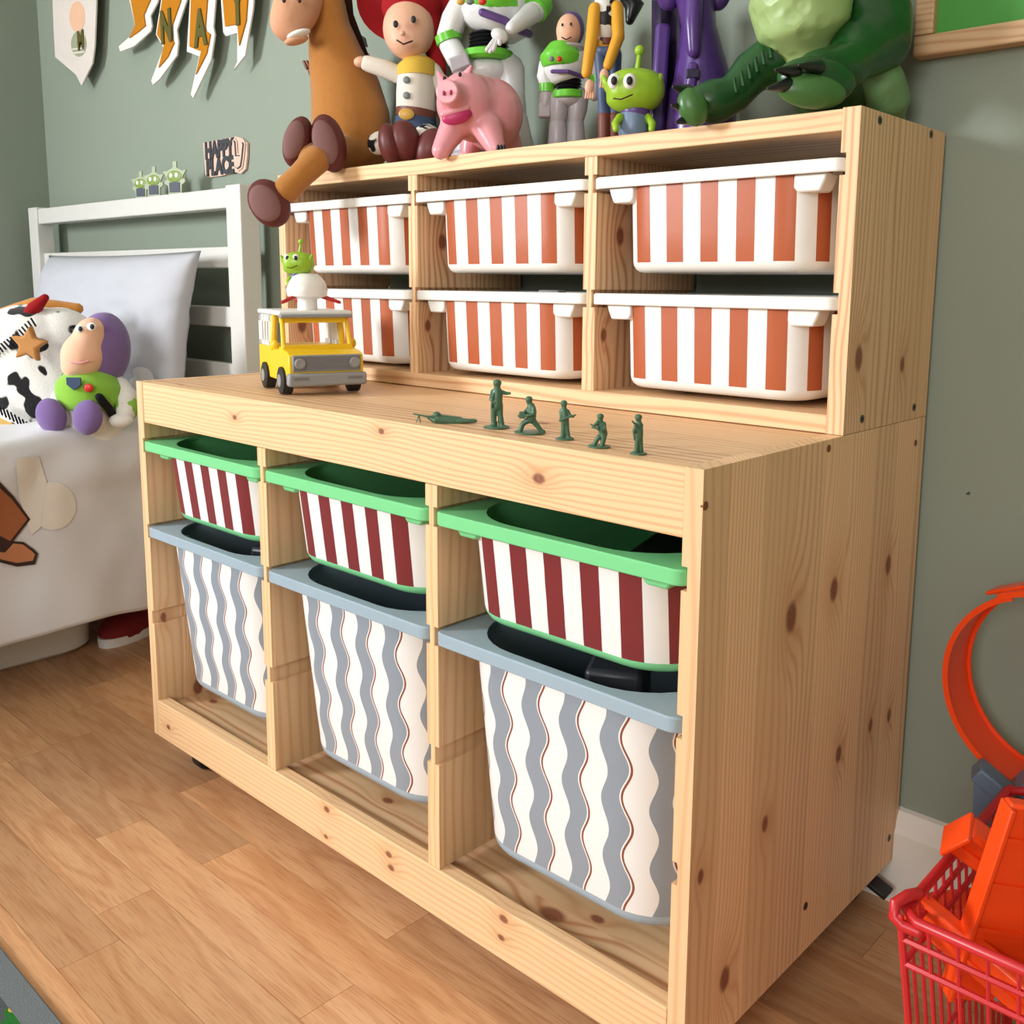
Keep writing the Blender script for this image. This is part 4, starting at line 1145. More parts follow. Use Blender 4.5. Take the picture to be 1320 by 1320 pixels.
# ---- purple robot
m_pur2 = plain('deep_purple_plastic', rgb(82, 52, 126), 0.28, 0.5, 0.04); m_pur3 = plain('dark_purple_cape', rgb(40, 28, 62), 0.5)
r, f = toy('robot_figure', 'deep purple armoured robot toy with dark cape beside the dinosaur', 'action figure', .705, .370)
P = f.P; k = f.k
b = MB(); b.loft([[P(px0 + (px1 - px0) * (.5 + .5 * math.cos(a)), py, -.045 * math.sin(a) * w_) for a in [2 * PI * i / 24 for i in range(24)]] for (px0, px1, py, w_) in ((858, 950, 172, 1), (862, 948, 120, 1), (868, 944, 104, 1), (874, 932, 64, .9), (878, 924, 34, .85), (872, 922, 8, .9), (866, 922, -16, .9), (884, 902, -24, .5))])
b.build('body', m_pur2, r, smooth=50)
for x0, y0, w_, h_ in ((886, 82, 12, 34), (888, 36, 8, 28), (912, 116, 26, 40)):
    MB().box(P(x0 + w_ / 2, y0 + h_ / 2, -.040 - .006 * (h_ > 32)), (k * w_, k * 8, k * h_), ROT(4)).build('armour_panel', m_pur2, r, bevel=.003)
MB().box(P(893, 95, -.048), (k * 16, k * 6, k * 11)).build('vent', m_pur3, r, bevel=.001)
for px, sx in ((862, -1), (926, 1)):
    ar = MB().tube([P(px, 0), P(px + 16 * sx, -26), P(px + 8 * sx, -58, -.02)], [k * 13, k * 11, k * 10], 14).build('arm', m_pur2, r)
    MB().ell(P(px + 7 * sx, -66, -.025), k * 11).build('fist', m_pur3, ar)
MB().tube([P(895, -10, -.035), P(893, 30, -.042), P(894, 66, -.044)], [k * 12, k * 11, k * 8], 14).build('chest_rib', m_pur2, r)
cp = MB(); cp.loft([[P(a, y_, .045 + .01 * math.sin(a * .3)) for a in (840, 852, 864, 876)] for y_ in (172, 120, 60, 0)], False, False, closed=False)
co = cp.build('cape', m_pur3, r, smooth=60); md = co.modifiers.new('s', 'SOLIDIFY'); md.thickness = .006
MB().box(P(850, 110, .01), (k * 18, k * 16, k * 150), ROT(2)).build('cape_side', m_pur2, r, bevel=.004)
hd = MB().ell(P(892, -48), (k * 24, k * 24, k * 28)).build('helmet', m_pur2, r)
for sx in (-1, 1): MB().tube([P(892 + 18 * sx, -62), P(892 + 30 * sx, -88)], [k * 7, k * 2], 10).build('horn', m_pur3, hd)

# ---- dinosaur
t = NT('bumpy_green_plastic')
vo = t.t.nodes.new('ShaderNodeTexVoronoi'); vo.inputs['Scale'].default_value = 55; t.put(vo.inputs['Vector'], t.coord())
t.bump(vo.outputs['Distance'], .25, .004); nz = t.noise(t.coord(), 14, 2)
m_dino = t.set(t.mix(nz, rgb(20, 62, 28), rgb(34, 88, 38)), .3, .5)
t = NT('pale_belly_plastic')
vo = t.t.nodes.new('ShaderNodeTexVoronoi'); vo.inputs['Scale'].default_value = 48; t.put(vo.inputs['Vector'], t.coord())
t.bump(t.smooth(vo.outputs['Distance'], .15, .5), .5, .003)
m_belly = t.set(t.mix(t.noise(t.coord(), 10, 2), rgb(150, 178, 112), rgb(168, 192, 128)), .4, .45)
m_tail = plain('sage_green_plastic', rgb(104, 140, 92), 0.4, 0.45, 0.08, .3, 30)
m_claw = plain('black_claw', rgb(30, 32, 32), 0.3); m_soleg = plain('olive_sole', rgb(64, 108, 52), 0.35)
r, f = toy('toy_dinosaur', 'big green toy dinosaur sitting at the right end of the shelf', 'toy dinosaur', .835, .345)
P = f.P; k = f.k
b = MB(); b.tube([P(1078, 96, .03), P(1075, 40, .03), P(1068, -30, .03), P(1060, -100, .02)], [k * 66, k * 84, k * 70, k * 44], 26)
b.tube([P(1118, 30, -.01), P(1125, 56, -.03), P(1100, 74, -.055)], [k * 56, k * 46, k * 28], 20)
b.tube([P(1100, 60, -.05), P(1092, 86, -.06)], [k * 30, k * 28], 18)
b.tube([P(1040, 70, -.0), P(1000, 76, -.01), P(968, 94, -.012), P(945, 122, -.018), P(920, 130, -.02)], [k * 34, k * 34, k * 27, k * 24, k * 28], 18)
b.ell(P(918, 132, -.02), (k * 36, k * 30, k * 26))
b.tube([P(1092, 82, -.065), P(1050, 92, -.085)], [k * 26, k * 24], 18)
b.tube([P(1060, -95, .02), P(1040, -130, -.02), P(1015, -135, -.05)], [k * 44, k * 42, k * 34], 20)
b.build('body', m_dino, r, remesh=.0034, sm=8)
b = MB(); b.tube([P(1040, 62, -.030), P(1036, 40, -.034), P(1032, 0, -.034), P(1030, -60, -.02)], [k * 34, k * 56, k * 64, k * 42], 26)
b.build('belly', m_belly, r, remesh=.0034, sm=8)
def foot(px, py, d, rx, rz_, tilt, name='foot_sole'):
    o = MB().ell(P(px, py, d), (k * rx, k * 14, k * rz_), ROT(tilt)).build(name, m_soleg, r)
    return o
foot(893, 138, -.052, 18, 24, -25)
foot(1046, 118, -.118, 40, 19, 6)
b = MB(); b.ell(P(1052, 104, -.10), (k * 47, k * 24, k * 27), ROT(6)); b.build('foot', m_dino, r, remesh=.003, sm=4)
for p0, p1 in (((886, 118), (868, 112)), ((884, 138), (866, 136)), ((890, 152), (872, 158)), ((1024, 92), (1000, 90)), ((1016, 110), (990, 114)), ((1054, 86), (1030, 84))):
    dd = -.045 if p0[0] < 950 else -.12
    MB().tube([P(*p0, dd), P(*p1, dd - .012)], [k * 9, k * 2], 10).build('claw', m_claw, r)
b = MB(); b.tube([P(1116, 84, .0), P(1134, 108, .0), P(1144, 130, .01), P(1150, 150, .02)], [k * 40, k * 40, k * 36, k * 20], 20, flat=.75)
b.build('tail', m_tail, r, remesh=.0034, sm=6)
for sx in (-1, 1): MB().tube([P(1040 + 40 * sx, -60, -.04), P(1030 + 34 * sx, -30, -.085)], [k * 14, k * 7], 12).build('arm', m_dino, r)
for px in (1004, 1036): MB().ell(P(px, -150, -.07), k * 8).build('eye', m_whitep, r)
for i in range(7): MB().tube([P(1000 - i * 9, 48 + i * 9, -.034), P(1003 - i * 9, 64 + i * 9, -.04)], k * 2.4, 6).build('leg_ridge', m_dino, r)

# ================================================================ TOYS ON THE LOWER TOP
m_yel = plain('yellow_toy_plastic', rgb(244, 200, 32), 0.32, 0.5, 0.03); m_grey = plain('grey_toy_plastic', rgb(146, 146, 148), 0.42, 0.45, 0.03); m_grey2 = plain('dark_grey_toy_plastic', rgb(118, 118, 122), 0.42, 0.45)
tr = thing('toy_truck', 'yellow and white toy delivery truck with a grey grille on the pine top', 'toy truck', (.254, .114, H), -.33)
def arch(cx, r=.0195, n=9): return [(cx + r * math.cos(PI - PI * i / (n - 1)), .016 + r * .92 * math.sin(PI - PI * i / (n - 1))) for i in range(n)]
prof = [(-.078, .016)] + arch(-.043) + arch(.043) + [(.074, .016), (.077, .030), (.076, .050), (.066, .054), (.034, .057), (-.078, .057)]
MB().prism(prof, (0, 0, 0), (1, 0, 0), (0, 0, 1), -.047, .047).build('lower_body', m_yel, tr, smooth=30, bevel=.0015)
cab = MB()
for sy in (-1, 1):
    cab.tube([(.038, sy * .043, .056), (.026, sy * .041, .094)], .0032, 8); cab.tube([(-.004, sy * .0455, .056), (-.006, sy * .043, .094)], .0045, 8)
    cab.tube([(.038, sy * .044, .056), (-.004, sy * .0455, .057)], .003, 8)
cab.bx((.021, -.044, .088), (.029, .044, .096)); cab.bx((.034, -.044, .055), (.041, .044, .061))
cab.build('cab_frame', m_yel, tr, bevel=.0006)
for sy in (-1, 1):
    sh_ = MB()
    y0, y1 = (sy * .0465, sy * .0435)
    for x0, x1, z0, z1 in ((-.078, -.060, .057, .097), (-.052, -.046, .057, .097), (-.038, -.032, .057, .097), (-.024, -.008, .057, .097), (-.078, -.008, .057, .063), (-.078, -.008, .088, .097)):
        sh_.bx((x0, min(y0, y1), z0), (x1, max(y0, y1), z1))
    sh_.build('rear_side', m_whitep, tr, smooth=0)
MB().bx((-.081, -.0475, .097), (.034, .0475, .1035)).build('roof', m_whitep, tr, bevel=.0025)
MB().bx((.024, -.046, .0945), (.040, .046, .0990)).build('visor', m_grey, tr, bevel=.0015)
gr = MB().bx((.074, -.043, .030), (.0785, .043, .0505)).build('grille', m_grey, tr, bevel=.001)
for i in range(6): MB().bx((.0785, -.026, .0325 + i * .0029), (.0797, .026, .0340 + i * .0029)).build('grille_bar', m_grey2, gr, smooth=0)
for sy in (-1, 1):
    MB().bx((.0785, sy * .0345 - .0075, .032), (.0795, sy * .0345 + .0075, .049)).build('lamp_plate', m_grey2, gr, bevel=.0005)
    MB().lathe([(.0068, 0), (.0068, .0022), (.0052, .0032), (.0012, .0026)], (.0792, sy * .0345, .0405), (0, PI / 2, 0), n=20, cap1=True).build('headlight', m_grey, gr)
bp = MB().bx((.070, -.0495, .0125), (.0835, .0495, .0285)).build('bumper', m_grey, tr, bevel=.003)
for sy in (-1, 1): MB().bx((.0834, sy * .034 - .009, .0205), (.0842, sy * .034 + .009, .0235)).build('bumper_slot', m_grey2, bp, smooth=0)
MB().bx((-.082, -.045, .014), (-.077, .045, .026)).build('rear_bumper', m_grey, tr, bevel=.002)
for sy in (-1, 1):
    MB().ell((.026, sy * .0505, .061), (.003, .004, .006)).build('mirror', m_yel, tr)
    for x0 in (-.043, .043):
        w = MB().lathe([(.004, -.0075), (.0135, -.0075), (.0172, -.0062), (.0172, .0062), (.0135, .0075), (.004, .0075)], (x0, sy * .0435, .0173), (PI / 2, 0, 0), n=24, cap0=True, cap1=True).build('wheel', m_black, tr)
        MB().lathe([(.0085, .007), (.008, .0082), (.004, .0078), (.001, .0084)], (x0, sy * .0435, .0173), (-sy * -PI / 2 if sy > 0 else PI / 2, 0, 0), n=20, cap0=True, cap1=True).build('hub_cap', m_grey, w)
MB().bx((-.07, -.04, .018), (.07, .04, .024)).build('chassis', m_black, tr, smooth=0)
# rocket on the roof (a part of the truck)
rc = MB().lathe([(.013, .1036), (.0125, .117), (.025, .121), (.0265, .129), (.0235, .139), (.017, .147), (.012, .150)], (-.004, 0, 0), n=28, cap0=True, cap1=True).build('rocket_pod', m_whitep, tr)
for sy in (-1, 1): MB().tube([(.004, sy * .017, .121), (.014, sy * .037, .1135)], [.003, .0022], 10).build('red_fin', m_red, rc)
MB().tube([(-.020, -.004, .121), (-.034, -.006, .114)], [.003, .0022], 10).build('red_fin', m_red, rc)
fw = Vector((math.cos(-.33), math.sin(-.33), 0))
rp = Vector((.254, .114, H)) + fw * -.004
creature('creature_figure', 'small lime green creature with antenna riding on the toy truck', rp.x, rp.y, H + .1505 - .0065, 385, 340, .54, base=False)

# ---- toy soldiers
m_army = plain('army_green_plastic', rgb(72, 106, 82), 0.42, 0.45, 0.06)
def soldier(label, px, py, builder, base=(12, 5)):
    p = at(px, py, 2, H)
    r = thing('toy_soldier', label, 'toy soldier', (p.x, p.y, H), .735, 'green toy soldiers')
    f = Fr((p.x, p.y, H)); k = f.k
    if base: MB().lathe([(k * base[0], 0), (k * base[0], k * 1.2), (k * base[0] * .9, k * 1.8)], (0, 0, 0), n=20, cap0=True, cap1=True).build('stand', m_army, r)
    b = MB(); g = MB()
    def P(dx, dy, d=0.0): return f.P(px + dx, py + dy, d * k)
    builder(b, g, P, k)
    b.build('body', m_army, r, remesh=.0007, sm=3)
    if g.v: g.build('rifle', m_army, r)
    return r
def helmet(b, P, k, x, y, d=0.0, s=1.0):
    b.ell(P(x, y, d), (k * 4.2 * s, k * 4.2 * s, k * 5 * s)); b.ell(P(x, y - 2.5, d), (k * 5.2 * s, k * 5.6 * s, k * 4.2 * s)); b.tube([P(x, y + 3, d), P(x, y + 8, d)], k * 2.6 * s, 8)
def s_prone(b, g, P, k):
    helmet(b, P, k, -8, -8, -1); b.tube([P(-6, -4), P(10, -3), P(22, -2.5)], [k * 7.5, k * 6.5, k * 5.5], 12)
    b.tube([P(20, -3, -2), P(32, -2.5, -3), P(42, -2.5, -2)], [k * 4, k * 3, k * 2.4], 10); b.tube([P(20, -3, 3), P(32, -2.5, 4), P(40, -3, 6)], [k * 4, k * 3, k * 2.4], 10)
    b.tube([P(-4, -5, -4), P(-10, -2.5, -6), P(-16, -6, -2)], [k * 3, k * 2.6, k * 2.2], 10); b.tube([P(-4, -5, 4), P(-12, -2.5, 4), P(-18, -6, 1)], [k * 3, k * 2.6, k * 2.2], 10)
    g.tube([P(-8, -8, -4), P(-20, -8, -3), P(-38, -11.5, -3)], [k * 1.8, k * 1.6, k * .9], 8); g.tube([P(-31, -10, -3), P(-34, -1, -5)], k * .8, 6); g.tube([P(-31, -10, -3), P(-29, -1, 0)], k * .8, 6)
def s_radio(b, g, P, k):
    b.tube([P(-3, -1), P(-4, -16), P(-3, -30)], [k * 4, k * 3.6, k * 4.6], 12); b.tube([P(7, 0), P(5, -16), P(4, -30)], [k * 4, k * 3.6, k * 4.6], 12)
    b.ell(P(-5, -1.5, -2), (k * 6, k * 5, k * 2.4)); b.ell(P(9, -1, -2), (k * 6, k * 5, k * 2.4))
    b.tube([P(1, -28), P(1, -40), P(1, -47)], [k * 7, k * 7, k * 6], 14); helmet(b, P, k, 1, -55, 0, 1.1)
    b.tube([P(6, -46), P(12, -44), P(17, -44, -3)], [k * 3, k * 2.6, k * 2], 10); b.tube([P(-5, -46), P(-7, -36), P(-3, -32, -5)], [k * 3.2, k * 2.8, k * 2.4], 10)
    g.tube([P(-6, -26, -5), P(-5, -40, -5), P(-3, -44, -5)], [k * 1.4, k * 1.8, k * 1], 8)
def s_kneel(b, g, P, k):
    b.tube([P(-14, -1, 0), P(-10, -12), P(0, -18)], [k * 3.4, k * 3.6, k * 4.6], 12); b.tube([P(14, -2), P(9, -9), P(1, -18)], [k * 3, k * 3.4, k * 4.6], 12)
    b.ell(P(-17, -1.5, 0), (k * 5, k * 3.5, k * 2.2)); b.ell(P(16, -1.5), (k * 3.5, k * 3.5, k * 3))
    b.tube([P(1, -18), P(2, -28), P(1, -34)], [k * 6, k * 6, k * 5], 14); helmet(b, P, k, -2, -41, 0, .95)
    b.tube([P(4, -32, -4), P(4, -24, -6), P(-4, -22, -7)], [k * 3, k * 2.6, k * 2.2], 10); b.tube([P(-2, -32, 4), P(-8, -26, 0), P(-12, -23, -3)], [k * 3, k * 2.6, k * 2.2], 10)
    b.box(P(-11, -23, -5), (k * 8, k * 6, k * 9)); g.tube([P(4, -24, -6), P(-15, -22, -6)], k * 1.8, 8)
def s_stand(b, g, P, k):
    b.tube([P(-3, -1), P(-2, -14), P(-1, -24)], [k * 3, k * 3, k * 3.8], 12); b.tube([P(5, 0), P(3, -14), P(2, -24)], [k * 3, k * 3, k * 3.8], 12)
    b.ell(P(-5, -1, -2), (k * 5, k * 4, k * 2)); b.ell(P(6, -1, -2), (k * 5, k * 4, k * 2))
    b.tube([P(0, -23), P(0, -32), P(-1, -37)], [k * 5.4, k * 5.6, k * 4.8], 14); helmet(b, P, k, -1, -44, 0, .9)
    b.tube([P(-5, -36), P(-5, -28, -4), P(2, -27, -6)], [k * 2.6, k * 2.3, k * 1.9], 10); b.tube([P(4, -36), P(7, -30, -3), P(11, -29, -4)], [k * 2.6, k * 2.3, k * 1.9], 10)
    g.tube([P(-6, -24, -6), P(4, -28, -6), P(14, -31, -5)], [k * 1.8, k * 1.6, k * .9], 8)
def s_crouch(b, g, P, k):
    b.tube([P(-8, -1), P(-2, -12, -3), P(4, -16)], [k * 3.2, k * 3.4, k * 4.2], 12); b.tube([P(3, -1, -3), P(6, -13, -4), P(5, -18)], [k * 3.2, k * 3.4, k * 4.4], 12)
    b.ell(P(-11, -1.5), (k * 5, k * 4, k * 2.2)); b.tube([P(5, -17), P(2, -28), P(0, -32)], [k * 5.6, k * 5.8, k * 4.6], 14)
    helmet(b, P, k, 1, -37, -1, .9); b.tube([P(-3, -31, -4), P(-9, -25, -5), P(-2, -24, -8)], [k * 2.7, k * 2.4, k * 2], 10); b.tube([P(6, -30, -2), P(7, -22, -5), P(1, -20, -7)], [k * 2.7, k * 2.4, k * 2], 10)
    g.tube([P(-11, -29, -7), P(4, -18, -7), P(7, -12, -6)], [k * 1, k * 1.7, k * 2], 8)
def s_aim(b, g, P, k):
    b.tube([P(-3, -1), P(-2, -14), P(0, -24)], [k * 3, k * 3, k * 3.8], 12); b.tube([P(4, -1, 3), P(3, -14, 2), P(2, -24)], [k * 3, k * 3, k * 3.8], 12)
    b.ell(P(-5, -1.5, -1), (k * 5, k * 4, k * 2.2)); b.tube([P(1, -23), P(1, -32), P(1, -38)], [k * 5.2, k * 5.2, k * 4.6], 14); helmet(b, P, k, 0, -45, 0, .95)
    b.tube([P(4, -37), P(2, -30, -5), P(-4, -34, -6)], [k * 2.6, k * 2.3, k * 1.9], 10); b.tube([P(-3, -37, -2), P(-6, -30, -4), P(-5, -27, -5)], [k * 2.6, k * 2.3, k * 1.9], 10)
    g.tube([P(3, -34, -4), P(-5, -39, -7), P(-8, -42, -8)], [k * 1.9, k * 1.6, k * 1], 8); g.tube([P(-6, -28, -6), P(-5, -18, -6)], [k * 1.6, k * 1.2], 8)
soldier('green toy soldier lying prone behind a gun', 571, 545, s_prone, None)
soldier('tallest green toy soldier standing with one arm out', 640, 551, s_radio, (17, 5))
soldier('green toy soldier kneeling on one knee with a launcher', 684, 558, s_kneel, (19, 5))
soldier('green toy soldier standing upright, fourth from the left of the row', 728, 566, s_stand, (12, 5))
soldier('green toy soldier crouching, between the two standing ones on the right', 773, 576, s_crouch, (14, 5))
soldier('green toy soldier standing at the right end of the row', 823, 585, s_aim, (11, 5))

# ================================================================ PLUSH TOYS ON THE BED
BZ = .402
m_plv = plain('violet_plush', rgb(124, 100, 156), 0.9, 0.15, 0.05, 0.25, 140, 0.3); m_plw = plain('white_plush', rgb(232, 230, 228), 0.9, 0.15, 0.04, 0.2, 140, 0.3)
m_plg = plain('green_plush', rgb(136, 190, 66), 0.9, 0.15, 0.05, 0.2, 140, 0.3); m_plp = plain('peach_plush', rgb(238, 190, 162), 0.9, 0.15, 0.04, 0.15, 140, 0.3); m_plk = plain('black_plush', rgb(34, 32, 38), 0.9, 0.1)
r, f = toy('plush_astronaut', 'plush astronaut doll with violet hood sitting on the bed', 'plush toy', -.430, .105, BZ)
P = f.P; k = f.k
b = MB(); b.tube([P(122, 548, .01), P(121, 520, .01), P(120, 496, .01)], [k * 40, k * 42, k * 32], 22); b.build('torso', m_plw, r, remesh=.004, sm=6)
b = MB(); b.tube([P(116, 517, -.003), P(116, 510, -.006), P(117, 496, -.006), P(119, 480, 0)], [k * 38, k * 42, k * 41, k * 28], 24, round_caps=False); b.build('chest_panel', m_plg, r, remesh=.004, sm=4)
MB().ell(P(114, 500, -.062), (k * 6, k * 2.5, k * 5.5)).build('red_button', m_redb, r)
MB().prism([(-.012, .010), (.012, .010), (.012, -.002), (0, -.012), (-.012, -.002)], P(96, 494, -.064), (1, 0, 0), (0, 0, 1), 0, .004).build('badge', m_jean, r)
MB().tube([P(128, 512, -.055), P(140, 526, -.04), P(148, 540, -.02)], k * 5, 10).build('strap', m_plk, r)
b = MB(); b.ell(P(133, 451, .012), (k * 33, k * 36, k * 49), ROT(6)); b.ell(P(122, 474, .01), (k * 36, k * 34, k * 26)); hd = b.build('hood', m_plv, r, remesh=.004, sm=8)
b = MB(); b.ell(P(116, 438, -.020), (k * 21, k * 24, k * 29), ROT(14)); b.ell(P(108, 458, -.024), (k * 27, k * 28, k * 30), ROT(20)); b.ell(P(101, 472, -.024), (k * 20, k * 24, k * 16)); b.build('face', m_plp, r, remesh=.004, sm=8)
for px, py in ((103, 424), (118, 421)):
    MB().ell(P(px, py, -.058), (k * 6, k * 3, k * 5)).build('eye', m_whitep, r); MB().ell(P(px + .5, py, -.0625), (k * 2.6, k * 1.5, k * 3.2)).build('pupil', m_black, r)
MB().tube([P(92, 467, -.062), P(104, 468, -.064), P(114, 465, -.060)], k * 1.0, 6).build('smile', m_pig, r)
for px, py, tilt, xx in ((66, 536, -14, 0), (113, 538, 14, 1)):
    MB().tube([P(100 + 24 * xx, 536, -.01), P(px + 4, py, -.035)], [k * 20, k * 20], 16).build('leg', m_plw, r)
    MB().ell(P(px, py, -.060), (k * 18.5, k * 11, k * 22.5), ROT(tilt)).build('foot', m_plv, r)
ar = MB().tube([P(152, 498, .01), P(163, 512, .0), P(162, 532, -.02)], [k * 14, k * 14, k * 12], 14).build('arm', m_plw, r)
MB().tube([P(163, 520, -.004), P(163, 528, -.012)], k * 15, 14).build('cuff', m_plg, ar)
MB().ell(P(156, 542, -.03), (k * 15, k * 12, k * 9)).build('hand', m_plw, ar)
ar = MB().tube([P(90, 500, .0), P(78, 514, -.03)], [k * 13, k * 12], 14).build('arm', m_plw, r)

t = NT('cow_print_plush'); co_ = t.coord(); nz = t.noise(co_, 24, 1.5, .4)
m_cowpl = t.set(t.mix(t.smooth(nz, .55, .575), rgb(236, 234, 230), rgb(26, 24, 26)), .95, .1); t.b.inputs['Sheen Weight'].default_value = .4
t.bump(t.noise(co_, 500, 2), .4, .003)
m_plo = plain('orange_brown_plush', rgb(200, 134, 60), 0.9, 0.15, 0.06, .2, 140, .3); m_ply2 = plain('straw_yellow_plush', rgb(222, 184, 108), 0.9, 0.15, 0.05, .2, 140)
r, f = toy('cow_print_cushion', 'black and white cow print plush cushion with a tan star', 'cushion', -.585, .085, BZ)
P = f.P; k = f.k
b = MB(); b.ell(P(38, 478, .01), (k * 78, k * 50, k * 84), ROT(-24), p=.86); b.ell(P(78, 440, .02), (k * 46, k * 40, k * 44)); b.build('cushion_body', m_cowpl, r, remesh=.005, sm=6)
MB().tube([P(-40, 470, .03), P(0, 425, .035), P(50, 402, .04), P(100, 398, .05)], [k * 30, k * 27, k * 20, k * 8], 18).build('yellow_edge', m_plo, r, remesh=.005, sm=4)
MB().tube([P(-36, 528, -.02), P(0, 545, -.03), P(34, 556, -.03)], [k * 20, k * 16, k * 8], 16).build('lower_edge', m_ply2, r, remesh=.005, sm=4)
st = [((.034 if i % 2 == 0 else .016) * math.sin(PI * i / 5 + .15), (.034 if i % 2 == 0 else .016) * math.cos(PI * i / 5 + .15)) for i in range(10)]
MB().prism(st, P(38, 444, -.084), (1, 0, 0), (0, 0, 1), -.009, .009).build('star', plain('tan_star_plush', rgb(190, 136, 84), .9, .15, .06, .2, 140), r, bevel=.004, seg=3)
bo = MB(); bo.tube([P(30, 410, -.02), P(44, 398, -.015), P(58, 384, -.01)], [k * 5, k * 9, k * 5], 12); bo.build('red_bow', m_red2, r)
for i in range(15):
    a = i / 14; MB().tube([P(-14 + 54 * a, 452 - 42 * a + 4 * math.sin(3 * a), -.062), P(-8 + 54 * a, 462 - 42 * a, -.064)], k * 1.1, 6).build('stitch', m_plk, r)
for i in range(9):
    a = i / 8; MB().tube([P(-6 + 40 * a, 520 + 24 * a, -.070), P(-2 + 40 * a, 532 + 22 * a, -.066)], k * 1.1, 6).build('stitch', m_plk, r)

# ================================================================ BASKET CORNER
m_wire = plain('red_coated_wire', rgb(196, 36, 42), 0.35, 0.5); m_orange = plain('orange_track_plastic', rgb(246, 74, 20), 0.3, 0.5, 0.03); m_steelb = plain('slate_blue_plastic', rgb(98, 118, 142), 0.35, 0.5, 0.03)
BX0, BX1, BY0, BY1, BT = 1.087, 1.40, .05, .31, .200
bk = thing('wire_basket', 'red wire basket full of toy track pieces by the wall', 'basket', (BX0, BY0, FLOOR))
bw_, bd_, bh_ = BX1 - BX0, BY1 - BY0, BT - FLOOR
def bq(u, v, z):
    k_ = .025 * (1 - z / bh_)
    return Vector((k_ + (bw_ - 2 * k_) * u, k_ + (bd_ - 2 * k_) * v, z))
MB().tube([bq(u, v, bh_ - .003) for u, v in ((0, .04), (0, .5), (0, .96), (.04, 1), (.5, 1), (.96, 1), (1, .96), (1, .5), (1, .04), (.96, 0), (.5, 0), (.04, 0))], .0042, 10, closed=True).build('rim', m_wire, bk)
sides = [lambda s_, z: bq(0, s_, z), lambda s_, z: bq(1, s_, z), lambda s_, z: bq(s_, 0, z), lambda s_, z: bq(s_, 1, z)]
for sd_ in sides:
    g = MB()
    for i in range(1, 15): g.tube([sd_(i / 15, bh_ - .004), sd_(i / 15, .006)], .0015, 6)
    for z in (bh_ - .022, bh_ - .042, bh_ * .45, .006): g.tube([sd_(0, z), sd_(1, z)], .0018 if z < bh_ * .6 else .0026, 6)
    g.build('wire_side', m_wire, bk)
g = MB()
for i in range(1, 15): g.tube([bq(i / 15, 0, .004), bq(i / 15, 1, .004)], .0015, 6)
g.build('wire_base', m_wire, bk)
for u in (0, 1):
    for v in (0, 1): MB().tube([bq(u, v, bh_ - .004), bq(u, v, .003)], .003, 8).build('corner_post', m_wire, bk)
MB().tube([bq(0, .02, bh_) + Vector(p) for p in ((.003, .022, .003), (0, .010, .006), (-.005, -.002, .003), (-.004, -.006, -.005), (.002, -.005, -.010), (.014, -.004, -.010))], .0046, 10).build('handle_hinge', m_wire, bk)

def slab(name, label, c, size, rot, mat, cat='track piece', group='orange track pieces', ribs=0):
    o = thing(name, label, cat, c, 0, group); o.rotation_euler = rot
    MB().box((0, 0, 0), size).build('plate', mat, o, bevel=min(size) * .2)
    for i in range(ribs):
        z = -size[2] / 2 + size[2] * (i + .7) / (ribs + .4)
        MB().box((0, -size[1] / 2 - .001, z), (size[0] * .94, .003, .003)).build('rib', mat, o, smooth=0)
    for sx in (-1, 1): MB().box((sx * size[0] / 2, -.003, 0), (.004, size[1] + .006, size[2] * .98)).build('edge_flange', mat, o, bevel=.001)
    return o
slab('track_ramp', 'tall orange ramp plate standing upright in the basket', at(1318, 1168, 1, .13), (.075, .012, .175), (.10, .16, .75), m_orange, ribs=4)
slab('track_piece', 'orange track piece lying tilted over the basket wires', at(1284, 1108, 1, .165), (.075, .022, .034), (.5, .6, .55), m_orange, ribs=1)
slab('track_piece', 'orange strip lying just inside the front of the basket', at(1292, 1262, 1, .105), (.15, .014, .03), (.2, .40, .0), m_orange, ribs=1)
slab('toy_tray', 'red plastic toy tray at the bottom of the basket', (1.215, .13, .035), (.14, .016, .13), (.25, .05, .15), m_red, 'toy part', None, 2)
slab('track_piece', 'dark orange piece deep inside the basket behind the ramp', at(1275, 1190, 1, .215), (.09, .03, .06), (.3, -.4, .3), m_orange)
# slate blue track supports
sp_ = thing('track_support', 'slate blue plastic bracket holding the orange loop above the basket', 'track part', at(1314, 1044, 1, .335), .3)
MB().box((-.010, 0, .012), (.075, .030, .016), (0, .62, 0)).build('arm', m_steelb, sp_, bevel=.002)
MB().box((.024, -.008, .020), (.060, .034, .022), (0, .62, 0)).build('clamp', m_steelb, sp_, bevel=.002)
MB().prism([(-.042, .028), (-.040, -.022), (-.008, -.022), (.012, .000), (-.02, .018)], (0, 0, 0), (1, 0, 0), (0, 0, 1), -.014, .014).build('side_web', m_steelb, sp_, bevel=.0015)
MB().box((.004, -.004, -.030), (.085, .040, .016), (0, .05, 0)).build('foot', m_steelb, sp_, bevel=.002)
MB().box((.020, 0, -.058), (.030, .028, .05)).build('stem', m_steelb, sp_, bevel=.002)
for dx in (-.03, .028): MB().cyl((dx, -.0245, -.028), (dx, -.02, -.028), .003, n=10).build('rivet', m_grey, sp_)
slab('track_clip', 'small slate blue clip inside the basket', at(1262, 1240, 1, .12), (.045, .014, .018), (.2, .5, .2), m_steelb, 'track part', None)
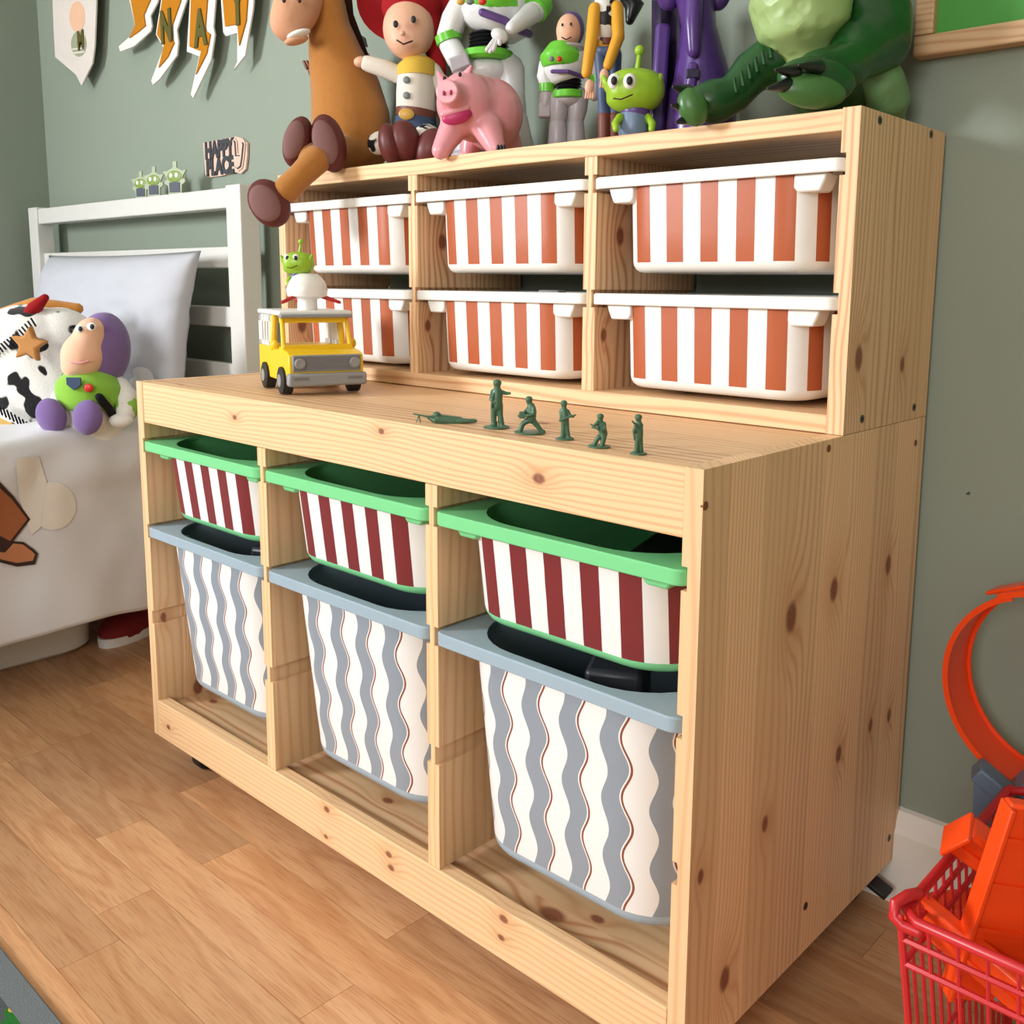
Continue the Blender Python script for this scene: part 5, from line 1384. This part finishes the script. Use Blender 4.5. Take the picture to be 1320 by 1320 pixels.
# orange loop
lp = thing('track_loop', 'curved orange toy track loop standing against the wall', 'toy track', (1.097, .372, .277), -.10)
R0 = .093
def loopseg(a0, a1, r0, hw_, n, th=.0022, rim=.0055):
    prof = [(r0, -hw_), (r0 - rim, -hw_), (r0 - rim, -hw_ + .0022), (r0 - th, -hw_ + .0022), (r0 - th, hw_ - .0022), (r0 - rim, hw_ - .0022), (r0 - rim, hw_), (r0, hw_)]
    return [[Vector((rr_ * math.cos(a), yy, rr_ * math.sin(a) * 1.06)) for rr_, yy in prof] for a in [a0 + (a1 - a0) * i / n for i in range(n + 1)]]
MB().loft(loopseg(math.radians(110), math.radians(258), R0, .027, 40), True, True).build('track_curve', m_orange, lp, smooth=30)
MB().loft(loopseg(math.radians(-60), math.radians(118), R0 + .003, .028, 44), True, True).build('track_curve', m_orange, lp, smooth=30)
MB().box((-.038, 0, .094), (.05, .030, .004), (0, -.40, 0)).build('joiner_tongue', m_orange, lp, bevel=.0015)

# ================================================================ THINGS IN THE BINS
m_char = plain('charcoal_plastic', rgb(52, 54, 60), 0.4); m_cardb = plain('beige_card', rgb(176, 146, 116), 0.7)
def item(name, label, c, size, rot, mat, cat, details=True):
    o = thing(name, label, cat, c, rot[2])
    MB().box((0, 0, size[2] / 2), size, (rot[0], rot[1], 0)).build('case', mat, o, bevel=min(size) * .1)
    if details:
        R_ = Euler((rot[0], rot[1], 0)).to_matrix()
        ctr = Vector((0, 0, size[2] / 2))
        for i in range(3): MB().box(ctr + R_ @ Vector(((i - 1) * size[0] * .3, 0, size[2] / 2 + .003)), (size[0] * .16, size[1] * .7, .008), (rot[0], rot[1], 0)).build('ridge', mat, o, bevel=.001)
    return o
zb_ = GR[1] + .0065 - .231 + .004
item('toy_case', 'charcoal toy poking up in the right deep bin', (.785, .095, zb_), (.055, .075, .215), (0, 0, .5), m_char, 'toy', False)
item('toy_case', 'dark toy poking up in the left deep bin', (.175, .130, zb_), (.10, .06, .205), (0, 0, .4), m_char, 'toy')
item('toy_block', 'black toy lying in the right deep bin beside the charcoal one', (.860, .135, zb_), (.045, .06, .185), (0, 0, .2), m_dark, 'toy', False)
zb_ = GR[0] + .0065 - .108 + .004
item('card_box', 'beige card toy box in the middle green tray', (.545, .125, zb_), (.08, .07, .098), (0, 0, .3), m_cardb, 'toy box', False)
item('toy_block', 'dark toy inside the right green tray', (.800, .20, zb_), (.12, .10, .06), (0, 0, .3), m_dark, 'toy', False)
zb_ = UG[1] + .006 - .104 + .004
item('grey_toy', 'grey toy showing over the edge of the lower middle white box', (CC[1] + .045, UY + .06, zb_), (.03, .02, .1025), (0, 0, .2), m_grey, 'toy', False)
zb_ = UG[0] + .006 - .104 + .004
item('dark_toy', 'dark toy sticking out of the upper middle white box', (CC[1] + .02, UY + .08, zb_), (.06, .02, .103), (0, 0, .1), m_char, 'toy', False)
